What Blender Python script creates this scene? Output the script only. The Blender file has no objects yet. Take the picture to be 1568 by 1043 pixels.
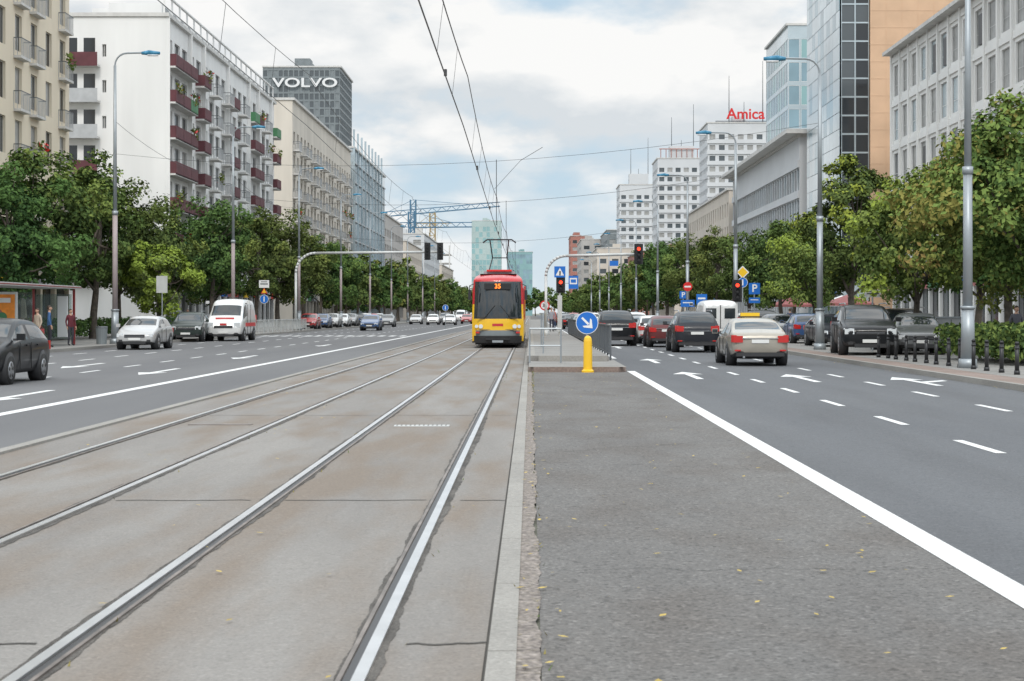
import bpy, math, random
import numpy as np
from mathutils import Vector, Matrix
R=random.Random(7)
scn=bpy.context.scene
COL=scn.collection
# ------------------------------------------------------------------ materials
def nodes(name):
    m=bpy.data.materials.new(name); m.use_nodes=True
    nt=m.node_tree; b=nt.nodes['Principled BSDF']; return m,nt,b
def mat(name,col,rough=.6,metal=0,spec=.5,var=0.12,vs=1.5,bump=0,bs=20,coat=0,emit=0,streak=0):
    m,nt,b=nodes(name)
    b.inputs['Roughness'].default_value=rough; b.inputs['Metallic'].default_value=metal
    b.inputs['Specular IOR Level'].default_value=spec
    b.inputs['Base Color'].default_value=(*col,1)
    if coat: b.inputs['Coat Weight'].default_value=coat; b.inputs['Coat Roughness'].default_value=.06
    if emit:
        b.inputs['Emission Color'].default_value=(*col,1); b.inputs['Emission Strength'].default_value=emit
    if var or bump: tc=nt.nodes.new('ShaderNodeTexCoord')
    if var:
        n=nt.nodes.new('ShaderNodeTexNoise'); n.inputs['Scale'].default_value=vs; n.inputs['Detail'].default_value=3
        if streak:
            mp=nt.nodes.new('ShaderNodeMapping'); mp.inputs['Scale'].default_value=(1,1,streak); nt.links.new(tc.outputs['Object'],mp.inputs['Vector']); nt.links.new(mp.outputs[0],n.inputs['Vector'])
        else: nt.links.new(tc.outputs['Object'],n.inputs['Vector'])
        r=nt.nodes.new('ShaderNodeValToRGB'); r.color_ramp.elements[0].position=.3; r.color_ramp.elements[1].position=.7
        r.color_ramp.elements[0].color=(*[c*(1-var) for c in col],1)
        r.color_ramp.elements[1].color=(*[min(1,c*(1+var)) for c in col],1)
        nt.links.new(n.outputs['Fac'],r.inputs['Fac']); nt.links.new(r.outputs['Color'],b.inputs['Base Color'])
    if bump:
        n=nt.nodes.new('ShaderNodeTexNoise'); n.inputs['Scale'].default_value=bs; n.inputs['Detail'].default_value=3
        nt.links.new(tc.outputs['Object'],n.inputs['Vector'])
        bp=nt.nodes.new('ShaderNodeBump'); bp.inputs['Strength'].default_value=bump; bp.inputs['Distance'].default_value=.01
        nt.links.new(n.outputs['Fac'],bp.inputs['Height']); nt.links.new(bp.outputs['Normal'],b.inputs['Normal'])
    return m
def ground_mat(name,ca,cb,ls=.5,stretch=.15,speck=.25,fs=70,stain=None,stain_pos=.6,stain_amt=.7,rough=.85,bump=.4,crack=0,grit=0):
    m,nt,b=nodes(name); L=nt.links.new; N=nt.nodes.new
    b.inputs['Roughness'].default_value=rough; b.inputs['Specular IOR Level'].default_value=.35
    tc=N('ShaderNodeTexCoord'); mp=N('ShaderNodeMapping'); mp.inputs['Scale'].default_value=(1,stretch,1)
    L(tc.outputs['Object'],mp.inputs['Vector'])
    n=N('ShaderNodeTexNoise'); n.inputs['Scale'].default_value=ls; n.inputs['Detail'].default_value=5; n.inputs['Roughness'].default_value=.6
    L(mp.outputs['Vector'],n.inputs['Vector'])
    r=N('ShaderNodeValToRGB'); r.color_ramp.elements[0].position=.32; r.color_ramp.elements[1].position=.68
    r.color_ramp.elements[0].color=(*ca,1); r.color_ramp.elements[1].color=(*cb,1); L(n.outputs['Fac'],r.inputs['Fac'])
    cur=r.outputs['Color']
    if stain:
        n2=N('ShaderNodeTexNoise'); n2.inputs['Scale'].default_value=ls*2.3; n2.inputs['Detail'].default_value=4
        mp2=N('ShaderNodeMapping'); mp2.inputs['Scale'].default_value=(1,stretch*1.6,1); mp2.inputs['Location'].default_value=(7,3,1)
        L(tc.outputs['Object'],mp2.inputs['Vector']); L(mp2.outputs['Vector'],n2.inputs['Vector'])
        r2=N('ShaderNodeValToRGB'); r2.color_ramp.elements[0].position=stain_pos-.12; r2.color_ramp.elements[1].position=stain_pos+.12
        r2.color_ramp.elements[0].color=(0,0,0,1); r2.color_ramp.elements[1].color=(stain_amt,)*3+(1,); L(n2.outputs['Fac'],r2.inputs['Fac'])
        mx=N('ShaderNodeMixRGB'); mx.inputs[2].default_value=(*stain,1); L(r2.outputs['Color'],mx.inputs[0]); L(cur,mx.inputs[1]); cur=mx.outputs[0]
    f=N('ShaderNodeTexNoise'); f.inputs['Scale'].default_value=fs; f.inputs['Detail'].default_value=2; L(tc.outputs['Object'],f.inputs['Vector'])
    fr=N('ShaderNodeValToRGB'); fr.color_ramp.elements[0].position=.3; fr.color_ramp.elements[1].position=.72
    fr.color_ramp.elements[0].color=(1-speck,)*3+(1,); fr.color_ramp.elements[1].color=(1+speck,)*3+(1,)
    L(f.outputs['Fac'],fr.inputs['Fac'])
    ml=N('ShaderNodeMixRGB'); ml.blend_type='MULTIPLY'; ml.inputs[0].default_value=1; L(cur,ml.inputs[1]); L(fr.outputs['Color'],ml.inputs[2]); cur=ml.outputs[0]
    if grit:
        vo=N('ShaderNodeTexVoronoi'); vo.inputs['Scale'].default_value=38; L(tc.outputs['Object'],vo.inputs['Vector'])
        sp=N('ShaderNodeSeparateColor'); L(vo.outputs['Color'],sp.inputs[0])
        vr=N('ShaderNodeValToRGB'); vr.color_ramp.elements[0].position=.0; vr.color_ramp.elements[0].color=(1-grit,)*3+(1,); vr.color_ramp.elements[1].color=(1+grit,)*3+(1,); e=vr.color_ramp.elements.new(.2); e.color=(1-grit*.2,)*3+(1,); e=vr.color_ramp.elements.new(.85); e.color=(1+grit*.1,)*3+(1,); L(sp.outputs[0],vr.inputs['Fac'])
        m4=N('ShaderNodeMixRGB'); m4.blend_type='MULTIPLY'; m4.inputs[0].default_value=1; L(cur,m4.inputs[1]); L(vr.outputs['Color'],m4.inputs[2]); cur=m4.outputs[0]
    if crack:
        v=N('ShaderNodeTexVoronoi'); v.feature='DISTANCE_TO_EDGE'; v.inputs['Scale'].default_value=.16
        nz=N('ShaderNodeTexNoise'); nz.inputs['Scale'].default_value=2.5; nz.inputs['Detail'].default_value=5; L(tc.outputs['Object'],nz.inputs['Vector'])
        ad=N('ShaderNodeMixRGB'); ad.blend_type='ADD'; ad.inputs[0].default_value=.5; L(tc.outputs['Object'],ad.inputs[1]); L(nz.outputs['Color'],ad.inputs[2]); L(ad.outputs[0],v.inputs['Vector'])
        cr=N('ShaderNodeValToRGB'); cr.color_ramp.elements[0].color=(1-crack,)*3+(1,); cr.color_ramp.elements[1].position=.0016; cr.color_ramp.elements[1].color=(1,1,1,1)
        L(v.outputs['Distance'],cr.inputs['Fac'])
        m3=N('ShaderNodeMixRGB'); m3.blend_type='MULTIPLY'; m3.inputs[0].default_value=1; L(cur,m3.inputs[1]); L(cr.outputs['Color'],m3.inputs[2]); cur=m3.outputs[0]
    L(cur,b.inputs['Base Color'])
    if bump:
        bp=N('ShaderNodeBump'); bp.inputs['Strength'].default_value=bump; bp.inputs['Distance'].default_value=.006
        L(f.outputs['Fac'],bp.inputs['Height']); L(bp.outputs['Normal'],b.inputs['Normal'])
    return m
def leafmat(name,col):
    m=bpy.data.materials.new(name); m.use_nodes=True; nt=m.node_tree; nt.nodes.clear(); N=nt.nodes.new; L=nt.links.new
    o=N('ShaderNodeOutputMaterial'); d=N('ShaderNodeBsdfDiffuse')
    oi=N('ShaderNodeObjectInfo'); hs=N('ShaderNodeHueSaturation'); hs.inputs['Color'].default_value=(*col,1)
    mr=N('ShaderNodeMapRange'); mr.inputs['To Min'].default_value=.465; mr.inputs['To Max'].default_value=.525; L(oi.outputs['Random'],mr.inputs['Value']); L(mr.outputs[0],hs.inputs['Hue'])
    L(hs.outputs[0],d.inputs['Color']); L(d.outputs[0],o.inputs['Surface'])
    return m
M={}
M['asph_r']=ground_mat('asphalt_right',(.105,.110,.119),(.134,.138,.145),.35,.08,.2,60,stain=(.092,.094,.099),grit=.22,bump=0)
M['asph_m']=ground_mat('asphalt_median',(.130,.124,.119),(.162,.155,.147),.6,.3,.28,45,stain=(.115,.102,.092),stain_pos=.56,crack=.35,grit=.4)
M['asph_l']=ground_mat('asphalt_left',(.122,.122,.127),(.158,.158,.16),.35,.08,.2,60,bump=0)
M['conc_bed']=ground_mat('track_bed_concrete',(.195,.182,.169),(.262,.247,.23),.7,.12,.14,55,stain=(.195,.155,.12),stain_pos=.55,stain_amt=.8,grit=.13)
M['kerbstone']=ground_mat('kerb_concrete',(.26,.248,.228),(.32,.305,.28),1,.5,.15,60,grit=.12,bump=0)
M['crumble']=ground_mat('crumbling_edge',(.16,.137,.123),(.28,.245,.22),9,1,.5,30,stain=(.14,.12,.06),stain_pos=.66,bump=1)
M['pave']=ground_mat('paving',(.21,.202,.19),(.28,.27,.255),.8,1,.15,20,bump=0)
M['pave_red']=ground_mat('paving_red',(.20,.15,.125),(.27,.21,.185),.8,1,.2,20,bump=0)
M['ground']=ground_mat('ground_far',(.16,.17,.13),(.22,.21,.18),.05,1,.1,3,bump=0)
M['grime']=ground_mat('rail_grime',(.055,.05,.045),(.14,.128,.115),5,.5,.4,60,bump=.6)
M['joint']=mat('joint_dark',(.075,.07,.062),.9)
M['paint']=mat('road_paint',(.70,.70,.69),.6,var=.16,vs=14)
M['steel']=mat('rail_steel',(.70,.70,.70),.33,1,var=.08,vs=3)
M['steel_d']=mat('rail_side',(.22,.19,.17),.5,.6,var=.3,vs=4)
M['white_w']=mat('white_render',(.77,.765,.75),.85,var=.07,vs=.5,streak=.15)
M['beige_w']=mat('beige_render',(.74,.65,.51),.85,var=.07,vs=.5,streak=.15)
M['grey_w']=mat('grey_render',(.45,.43,.41),.85,var=.1,vs=.5,streak=.15)
M['tan_w']=mat('tan_render',(.60,.55,.48),.85,var=.1,vs=.5,streak=.15)
M['far_w']=mat('far_render_hazy',(.58,.595,.61),.85,var=.05,vs=.2)  # paler render, distance haze is put into the colour
M['far_w2']=mat('far_render_warm_hazy',(.60,.54,.47),.85,var=.06,vs=.3,streak=.2)  # warm variant, also paled in the colour to imitate haze
M['stone']=mat('limestone',(.76,.755,.735),.8,var=.06,vs=.5,streak=.15)
M['orange_w']=mat('orange_cladding',(.60,.40,.26),.7,var=.08,vs=.5)
M['brick']=mat('brick_red',(.36,.16,.13),.85,var=.15,vs=2)
M['slab']=mat('concrete_slab',(.58,.57,.55),.8)
M['par_red']=mat('parapet_maroon',(.11,.032,.04),.7,var=.2)
M['par_grey']=mat('parapet_grey',(.42,.43,.44),.6)
M['par_green']=mat('parapet_green',(.06,.2,.09),.6)
M['g_dark']=mat('glass_dark',(.02,.025,.03),.08,0,.8,var=0)
M['g_mid']=mat('glass_mid',(.08,.095,.105),.12,0,.8,var=0)
M['g_curt']=mat('glass_curtain',(.32,.32,.31),.35,0,.6,var=.2)
M['g_blue']=mat('glass_blue',(.24,.36,.42),.12,.3,.8,var=.25,vs=.15)
M['g_pale']=mat('glass_pale',(.46,.54,.58),.14,.3,.8,var=.25,vs=.12)
M['g_teal']=mat('glass_teal',(.28,.46,.47),.18,.3,.6,var=.15,vs=.05)
M['g_far']=mat('glass_far_hazy',(.42,.52,.51),.3,.2,.6,var=.1,vs=.05)  # distant glass, its pale tone includes painted haze
M['louvre']=mat('louvre_grey',(.20,.225,.235),.5,.2)
M['frame']=mat('window_frame',(.60,.60,.59),.5)
M['mull']=mat('mullion_dark',(.12,.13,.14),.5,.4)
M['roof']=mat('roof_felt',(.14,.14,.14),.9)
M['shop']=mat('shop_fascia',(.35,.12,.12),.6,var=.5,vs=.15)
M['galv']=mat('galvanised',(.34,.37,.39),.45,.5,var=.12)
M['galv_l']=mat('painted_pale_steel',(.55,.56,.55),.5,.2)
M['shred']=mat('shelter_red',(.26,.03,.03),.5,var=.1)
M['lampblue']=mat('lamp_head_blue',(.05,.22,.36),.4,.1)
M['black']=mat('black_paint',(.018,.018,.02),.4,var=0)
M['wire']=mat('wire_bronze',(.06,.06,.062),.5,.3,var=0)
M['rubber']=mat('rubber',(.02,.02,.02),.85,var=.2)
M['rim']=mat('alloy_rim',(.42,.43,.45),.3,.9)
M['plast']=mat('black_plastic',(.03,.03,.032),.6)
M['carglass']=mat('car_glass',(.02,.026,.03),.05,0,.7,var=0,coat=.3)
M['hl']=mat('headlamp',(.75,.78,.8),.12,.3,.9,var=0)
M['tl']=mat('tail_lamp',(.50,.015,.012),.2,0,.8,var=0)
M['plate']=mat('number_plate',(.72,.72,.7),.4,var=0)
M['yellow']=mat('yellow_paint',(.85,.50,.015),.4,var=.04,coat=.3)
M['tyellow']=mat('tram_yellow',(.80,.47,.02),.35,coat=.5,var=.03)
M['tred']=mat('tram_red',(.50,.025,.03),.35,coat=.5,var=.03)
M['sblue']=mat('sign_blue',(.01,.14,.52),.4,var=0)
M['swhite']=mat('sign_white',(.75,.75,.75),.45,var=0)
M['sred']=mat('sign_red',(.6,.02,.02),.4,var=0)
M['syel']=mat('sign_yellow',(.8,.5,.02),.4,var=0)
M['redlit']=mat('signal_red_lit',(1,.05,.02),.4,emit=2.5,var=0)
M['ledo']=mat('led_orange',(1,.22,.02),.4,emit=1.6,var=0)
M['orange']=mat('poster_orange',(.80,.26,.03),.5,var=.25,vs=3)
M['bark']=mat('bark',(.09,.075,.06),.9,var=.35,vs=6)
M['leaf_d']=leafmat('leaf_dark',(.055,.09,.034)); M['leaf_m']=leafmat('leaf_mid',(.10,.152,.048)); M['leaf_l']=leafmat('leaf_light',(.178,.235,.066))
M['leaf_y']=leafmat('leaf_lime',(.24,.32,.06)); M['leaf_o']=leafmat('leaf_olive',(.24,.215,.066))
M['leaf_fall']=mat('fallen_leaf',(.45,.33,.08),.8,var=.4,vs=5)
M['skin']=mat('skin',(.50,.30,.21),.55,var=0); M['hair']=mat('hair',(.05,.03,.02),.6,var=0)
M['crane']=mat('crane_blue',(.07,.17,.27),.6); M['crane_y']=mat('crane_yellow',(.36,.27,.13),.6)
sg,nt,b=nodes('shelter_glass'); b.inputs['Base Color'].default_value=(.3,.34,.35,1); b.inputs['Roughness'].default_value=.08
tr=nt.nodes.new('ShaderNodeBsdfTransparent'); tr.inputs['Color'].default_value=(.82,.88,.87,1); mxs=nt.nodes.new('ShaderNodeMixShader'); mxs.inputs[0].default_value=.2
nt.links.new(tr.outputs[0],mxs.inputs[1]); nt.links.new(b.outputs[0],mxs.inputs[2]); nt.links.new(mxs.outputs[0],nt.nodes['Material Output'].inputs['Surface']); M['sglass']=sg
def cloth(c): 
    k='cloth%s'%(c,)
    if k not in M: M[k]=mat('cloth',c,.85,var=.12,vs=8)
    return M[k]
def paint(c):
    k='p%s'%(c,)
    if k not in M: M[k]=mat('car_paint',c,.35,(.3 if sum(c)>.4 else 0),(.45 if sum(c)>.2 else .25),var=.02,coat=(.7 if sum(c)>.2 else .25))
    return M[k]
# ------------------------------------------------------------------ builder
class MB:
    def __init__(s,part='body'): s.P={}; s.use(part)
    def use(s,p): s.cur=s.P.setdefault(p,{'v':[],'f':[],'m':[],'mats':[]}); return s
    def mi(s,k):
        c=s.cur
        mt=M[k] if isinstance(k,str) else k
        if mt not in c['mats']: c['mats'].append(mt)
        return c['mats'].index(mt)
    def face(s,pts,k):
        c=s.cur; n=len(c['v']); c['v']+= [tuple(p) for p in pts]; c['f'].append(tuple(range(n,n+len(pts)))); c['m'].append(s.mi(k))
    def box(s,x0,x1,y0,y1,z0,z1,k):
        if x0>x1:x0,x1=x1,x0
        if y0>y1:y0,y1=y1,y0
        c=s.cur;n=len(c['v'])
        c['v']+=[(x0,y0,z0),(x1,y0,z0),(x1,y1,z0),(x0,y1,z0),(x0,y0,z1),(x1,y0,z1),(x1,y1,z1),(x0,y1,z1)]
        for f in ((0,3,2,1),(4,5,6,7),(0,1,5,4),(1,2,6,5),(2,3,7,6),(3,0,4,7)):
            c['f'].append(tuple(n+i for i in f)); c['m'].append(s.mi(k))
    def cyl(s,p0,p1,r0,r1,k,n=8,caps=True):
        p0=Vector(p0);p1=Vector(p1);d=(p1-p0).normalized()
        a=d.orthogonal().normalized(); b=d.cross(a); c=s.cur; st=len(c['v'])
        for p,r in ((p0,r0),(p1,r1)):
            for i in range(n):
                t=2*math.pi*i/n; c['v'].append(tuple(p+a*(r*math.cos(t))+b*(r*math.sin(t))))
        mi=s.mi(k)
        for i in range(n):
            j=(i+1)%n; c['f'].append((st+i,st+j,st+n+j,st+n+i)); c['m'].append(mi)
        if caps:
            c['f'].append(tuple(st+i for i in reversed(range(n)))); c['f'].append(tuple(st+n+i for i in range(n))); c['m']+=[mi,mi]
    def tube(s,pts,r,k,n=8):
        for a,b in zip(pts[:-1],pts[1:]): s.cyl(a,b,r,r,k,n)
    def disc(s,x,y,z,r,k,n=24,rot=0):
        s.face([(x+r*math.cos(rot+2*math.pi*i/n),y,z+r*math.sin(rot+2*math.pi*i/n)) for i in range(n)],k)
    def rect(s,x,y,z,w,h,k): s.face([(x-w/2,y,z-h/2),(x+w/2,y,z-h/2),(x+w/2,y,z+h/2),(x-w/2,y,z+h/2)],k)
    def meshes(s,name,smooth=()):
        out=[]
        for p,c in s.P.items():
            if not c['f']: continue
            me=bpy.data.meshes.new(name+'_'+p); me.from_pydata(c['v'],[],c['f'])
            for mt in c['mats']: me.materials.append(mt)
            me.polygons.foreach_set('material_index',c['m'])
            if smooth is True or p in smooth: me.polygons.foreach_set('use_smooth',[True]*len(c['f']))
            me.update(); out.append((p,me))
        return out
    def make(s,name,loc=(0,0,0),rot=0,smooth=()): return place(name,s.meshes(name,smooth),loc,rot)
def place(name,parts,loc=(0,0,0),rot=0,scale=1,sub=()):
    if len(parts)==1:
        o=bpy.data.objects.new(name,parts[0][1]); COL.objects.link(o); root=o
        if parts[0][0] in sub: md=o.modifiers.new('s','SUBSURF'); md.levels=md.render_levels=1
    else:
        root=bpy.data.objects.new(name,None); COL.objects.link(root)
        for p,me in parts:
            o=bpy.data.objects.new(p,me); COL.objects.link(o); o.parent=root
            if p in sub: md=o.modifiers.new('s','SUBSURF'); md.levels=1; md.render_levels=1
    root.location=loc; root.rotation_euler=(0,0,rot); root.scale=(scale,)*3 if not isinstance(scale,tuple) else scale
    return root
def text_part(mb,txt,size,k,M4):
    cu=bpy.data.curves.new('t','FONT'); cu.body=txt; cu.size=size; cu.align_x='CENTER'; cu.align_y='CENTER'; cu.extrude=size*.03; cu.offset=size*.018
    ob=bpy.data.objects.new('t',cu); COL.objects.link(ob)
    dg=bpy.context.evaluated_depsgraph_get(); me=ob.evaluated_get(dg).to_mesh()
    vs=[M4@v.co for v in me.vertices]
    c=mb.cur; n=len(c['v']); c['v']+=[tuple(v) for v in vs]; mi=mb.mi(k)
    for p in me.polygons: c['f'].append(tuple(n+i for i in p.vertices)); c['m'].append(mi)
    bpy.data.objects.remove(ob)
FACE=Matrix.Rotation(math.pi/2,4,'X')
def T(x,y,z): return Matrix.Translation((x,y,z))@FACE
# ------------------------------------------------------------------ ground
def strip(name,x0,x1,y0,y1,z,k):
    mb=MB(); mb.face([(x0,y0,z),(x1,y0,z),(x1,y1,z),(x0,y1,z)],k); return mb.make(name)
strip('ground',-4000,4000,-200,7000,-.02,'ground')
strip('road_left',-19.5,-6.1,-20,1500,0,'asph_l')
strip('road_right',2.75,10.1,-20,1500,0,'asph_r')
strip('road_median',.05,2.75,-20,1500,0,'asph_m')
strip('tram_track_bed',-6.1,-.215,-20,1500,0,'conc_bed')
mb=MB()
y=-6.0
while y<140:
    mb.box(-.2,-.065,y,y+1.985,-.02,.012,'kerbstone'); mb.box(-6.16,-6.0,y,y+1.985,-.02,.03,'kerbstone'); y+=2
mb.box(-.2,-.065,140,900,-.02,.012,'kerbstone')
mb.make('kerb')
mb=MB(); mb.face([(-.215,-20,-.006),(-.06,-20,-.006),(-.06,1500,-.006),(-.215,1500,-.006)],'joint'); mb.make('kerb_joint')
mb=MB(); ys=np.arange(-6,60,.05); 
q=0; xr=[]
for y in ys: q=q*.8+R.uniform(-.008,.008); xr.append(.052+q+.012*math.sin(y*1.3))
for i in range(len(ys)-1): mb.face([(-.065,ys[i],.004),(xr[i],ys[i],.004),(xr[i+1],ys[i+1],.004),(-.065,ys[i+1],.004)],'crumble')
mb.make('crumbling_pavement_edge')
def rail(xc,inner):
    mb=MB()
    ys=np.concatenate([np.arange(-4,45,.045),np.arange(45,300,2.),[900]])
    def walk(base):
        q=0;s2=0;o=[]
        for _ in ys:
            q=q*.86+R.uniform(-.006,.006); s2=s2*.985+R.uniform(-.003,.003); o.append(base+q+s2)
        return o
    a=walk(xc-.075-(.04 if inner<0 else 0)); b=walk(xc+.075+(.04 if inner>0 else 0))
    mb.use('grime')
    for i in range(len(ys)-1):
        mb.face([(a[i],ys[i],.004),(b[i],ys[i],.004),(b[i+1],ys[i+1],.004),(a[i+1],ys[i+1],.004)],'grime')
    mb.use('railhead'); mb.box(xc-.03,xc+.03,-4,900,.004,.02,'steel')
    g=xc+inner*.088
    mb.use('guard'); mb.box(g-.011,g+.011,-4,900,.004,.014,'steel_d')
    mb.use('groove'); gx=xc+inner*.053; mb.box(gx-.019,gx+.019,-4,900,.0045,.006,'black')
    mb.make('tram_rail')
for xc,i in ((-.745,-1),(-2.245,1),(-3.68,-1),(-5.18,1)): rail(xc,i)
mb=MB()
for y in (8.2,14.5,26.6,38.5,50.5,62,74):
    for x0,x1 in ((-6,-5.32),(-5.04,-3.82),(-3.54,-2.39),(-2.1,-.89),(-.6,-.215)):
        if R.random()<.75:
            q=0; pa=[];n=14
            for i in range(n+1): q=q*.7+R.uniform(-.02,.02); pa.append((x0+(x1-x0)*i/n,y+q))
            for (xa,ya),(xb_,yb) in zip(pa[:-1],pa[1:]): mb.face([(xa,ya,.004),(xb_,yb,.004),(xb_,yb+.03,.004),(xa,ya+.03,.004)],'joint')
mb.make('slab_joint')
mb=MB(); mb.box(-1.93,-1.15,24,24.22,0,.012,'galv_l'); 
for i in range(12): mb.box(-1.9+i*.063,-1.88+i*.063,24.03,24.19,.012,.014,'black')
mb.make('drain_grate')
mb=MB(); mb.box(-4.9,-4.0,24.3,24.5,0,.01,'steel_d'); mb.make('drain_grate')
mb=MB(); mb.face([(-4.15+.2*math.cos(t),12.2+.22*math.sin(t),.004) for t in np.linspace(0,6.28,20)[:-1]],'grime'); mb.make('manhole_cover')
# markings
mb=MB('lines'); z=.004
def mark(x,y0,y1,w): mb.face([(x-w/2,y0,z),(x+w/2,y0,z),(x+w/2,y1,z),(x-w/2,y1,z)],'paint')
mark(2.78,-10,47,.22); mark(2.98,60,400,.15)
mark(-8.38,-10,400,.24)
for k in range(-1,40):
    for X,ph in ((5.38,20.4),(7.82,18.8)):
        yy=ph+4.95*k; mark(X,yy-1,yy+1,.13)
    for X,ph in ((-12.1,17),(-15.3,19),(-17.9,18)):
        yy=ph+4.95*k; mark(X,yy-1,yy+1,.13)
def arrow(x,y,d,turn=0):
    s=d
    mb.face([(x-.09,y-2.5*s,z),(x+.09,y-2.5*s,z),(x+.09,y+.8*s,z),(x-.09,y+.8*s,z)],'paint')
    mb.face([(x-.4,y+.8*s,z),(x+.4,y+.8*s,z),(x,y+2.5*s,z)],'paint')
    if turn: mb.face([(x+.09*turn,y-.9*s,z),(x+.09*turn,y-.3*s,z),(x+.8*turn,y+.6*s,z),(x+.8*turn,y+.1*s,z)],'paint')
for x,y,d,t in ((4.14,43.8,1,0),(4.1,57,1,0),(6.7,42,1,0),(9.05,40,1,1),(-10.2,46.7,-1,0),(-10.4,62,-1,0),(-9.95,32.8,-1,0),(-13.7,52,-1,0),(-10.3,85,-1,0),(4.1,80,1,0)): arrow(x,y,d,t)
for i in range(9): mark(3.2+.8*i,118,122,.4)
for i in range(14): mark(-9+-.75*i,118,122,.4)
mb.make('road_marking')
# pavements
mb=MB('paving'); mb.box(-60,-19.65,-20,1500,-.02,.12,'pave'); mb.use('kerb'); mb.box(-19.65,-19.5,-20,1500,-.02,.135,'kerbstone'); mb.make('pavement')
mb=MB('paving'); mb.box(11.2,60,-20,1500,-.02,.12,'pave'); mb.use('band'); mb.box(10.26,11.2,-20,1500,-.02,.117,'pave_red'); mb.use('kerb'); mb.box(10.1,10.26,-20,1500,-.02,.13,'kerbstone'); mb.make('pavement')
# island + platform
mb=MB('kerb')
pts=[(-.05,46.6),(.1,46.2),(2.4,46.2),(2.62,46.6),(2.62,400),(-.05,400)]
mb.face([(x,y,.14) for x,y in pts],'pave')
for (x0,y0),(x1,y1) in zip(pts,pts[1:]+pts[:1]): mb.face([(x0,y0,-.02),(x1,y1,-.02),(x1,y1,.14),(x0,y0,.14)],'pave_red')
mb.box(-.05,2.62,46.25,46.45,.14,.145,'kerbstone')
mb.use('platform'); mb.box(-.1,2.4,52,150,.12,.30,'pave'); mb.box(-.1,.15,52,150,.30,.305,'kerbstone'); mb.box(.25,2.35,51.7,52.0,.1,.31,'kerbstone')
mb.make('tram_platform')
# ------------------------------------------------------------------ fences
mb=MB('rails')
for y0 in np.arange(53,112,2.0):
    x=2.5; mb.box(x-.03,x+.03,y0-.03,y0+.03,.14,1.25,'mull')
    mb.box(x-.02,x+.02,y0,y0+2,1.2,1.25,'mull'); mb.box(x-.02,x+.02,y0,y0+2,.32,.36,'mull')
    for j in range(1,14): mb.box(x-.008,x+.008,y0+j*.143-.008,y0+j*.143+.008,.36,1.2,'mull')
mb.make('platform_railing')
mb=MB()
mb.tube([(-.02,50,.14),(-.02,50,1.15),(.9,50,1.15),(.9,50,.14)],.025,'galv'); mb.tube([(-.02,50,.65),(.9,50,.65)],.02,'galv')
mb.tube([(.42,55,.3),(.42,55,1.6),(.42,75,1.6)],.025,'galv'); mb.tube([(.42,65,.3),(.42,65,1.6)],.025,'galv')
mb.make('steel_barrier')
mb=MB()
for y0 in np.arange(118,150,2.2):
    x=-19.9; mb.tube([(x,y0,.1),(x,y0,1.1),(x,y0+2,1.1),(x,y0+2,.1)],.03,'galv_l',5)
    for j in range(1,10): mb.box(x-.01,x+.01,y0+j*.2-.01,y0+j*.2+.01,.3,1.1,'galv_l')
mb.make('pedestrian_railing')
# bollards
mb=MB(); mb.cyl((0,0,0),(0,0,.74),.055,.05,'black',10); mb.cyl((0,0,.74),(0,0,.8),.065,.03,'black',10); mb.cyl((0,0,0),(0,0,.1),.075,.07,'black',10); mb.cyl((0,0,.62),(0,0,.66),.062,.062,'black',10)
bp=mb.meshes('bollard',True)
for i in range(13): place('bollard',bp,(11.75+.02*math.sin(i*3),41+1.35*i,.12))
mb=MB(); pr=[(0,.17),(.05,.17),(.08,.125),(.85,.115),(.93,.10),(.98,.06),(1.0,.01)]
for (z0,r0),(z1,r1) in zip(pr[:-1],pr[1:]): mb.cyl((0,0,z0),(0,0,z1),r0,r1,'yellow',20,False)
mb.make('yellow_bollard',(1.56,46.1,.0),smooth=True)
mb=MB('post'); mb.cyl((0,0,.1),(0,0,1.62),.03,.03,'galv'); mb.use('plate')
mb.cyl((0,-.03,1.34),(0,-.05,1.34),.31,.31,'swhite',32); mb.disc(0,-.054,1.34,.293,'sblue',32)
c,s=math.cos(-math.pi/4),math.sin(-math.pi/4)
def rp(pts,y): return [(u*c-v*s,y,1.34+u*s+v*c) for u,v in pts]
mb.face(rp([(-.2,-.03),(.06,-.03),(.06,.03),(-.2,.03)],-.058),'swhite'); mb.face(rp([(.215,0),(.03,.15),(-.03,.15),(.09,.0),(-.03,-.15),(.03,-.15)],-.0585),'swhite')
mb.make('keep_right_sign',(1.56,46.75,0))
# ------------------------------------------------------------------ lamps & signals
def lamp_meshes(H,arm,sgn,low):
    mb=MB('pole'); mb.cyl((0,0,0),(0,0,.25),.26,.24,'galv',12); mb.cyl((0,0,.25),(0,0,1.6),.19,.17,'galv',12); mb.cyl((0,0,1.6),(0,0,1.68),.2,.2,'galv',12)
    mb.cyl((0,0,1.68),(0,0,H*.45),.13,.12,low,12); mb.cyl((0,0,H*.45),(0,0,H-.6),.10,.065,'galv',12)
    mb.cyl((0,0,H*.45-.1),(0,0,H*.45+.1),.145,.145,'galv',12)
    mb.use('arm'); pts=[(sgn*.6*(1-math.cos(t)),0,H-.6+.6*math.sin(t)) for t in np.linspace(0,math.pi/2,6)]+[(sgn*arm,0,H+.02)]
    mb.tube(pts,.045,'galv',6)
    mb.use('lantern'); xa=sgn*arm; 
    mb.cyl((xa-sgn*.2,0,H),(xa+sgn*.15,0,H+.02),.07,.13,'lampblue',8); mb.cyl((xa+sgn*.15,0,H+.02),(xa+sgn*.7,0,H),.13,.07,'lampblue',8)
    mb.box(min(xa+sgn*.1,xa+sgn*.6),max(xa+sgn*.1,xa+sgn*.6),-.09,.09,H-.14,H-.08,'swhite')
    return mb.meshes('street_lamp',('pole','lantern'))
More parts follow.
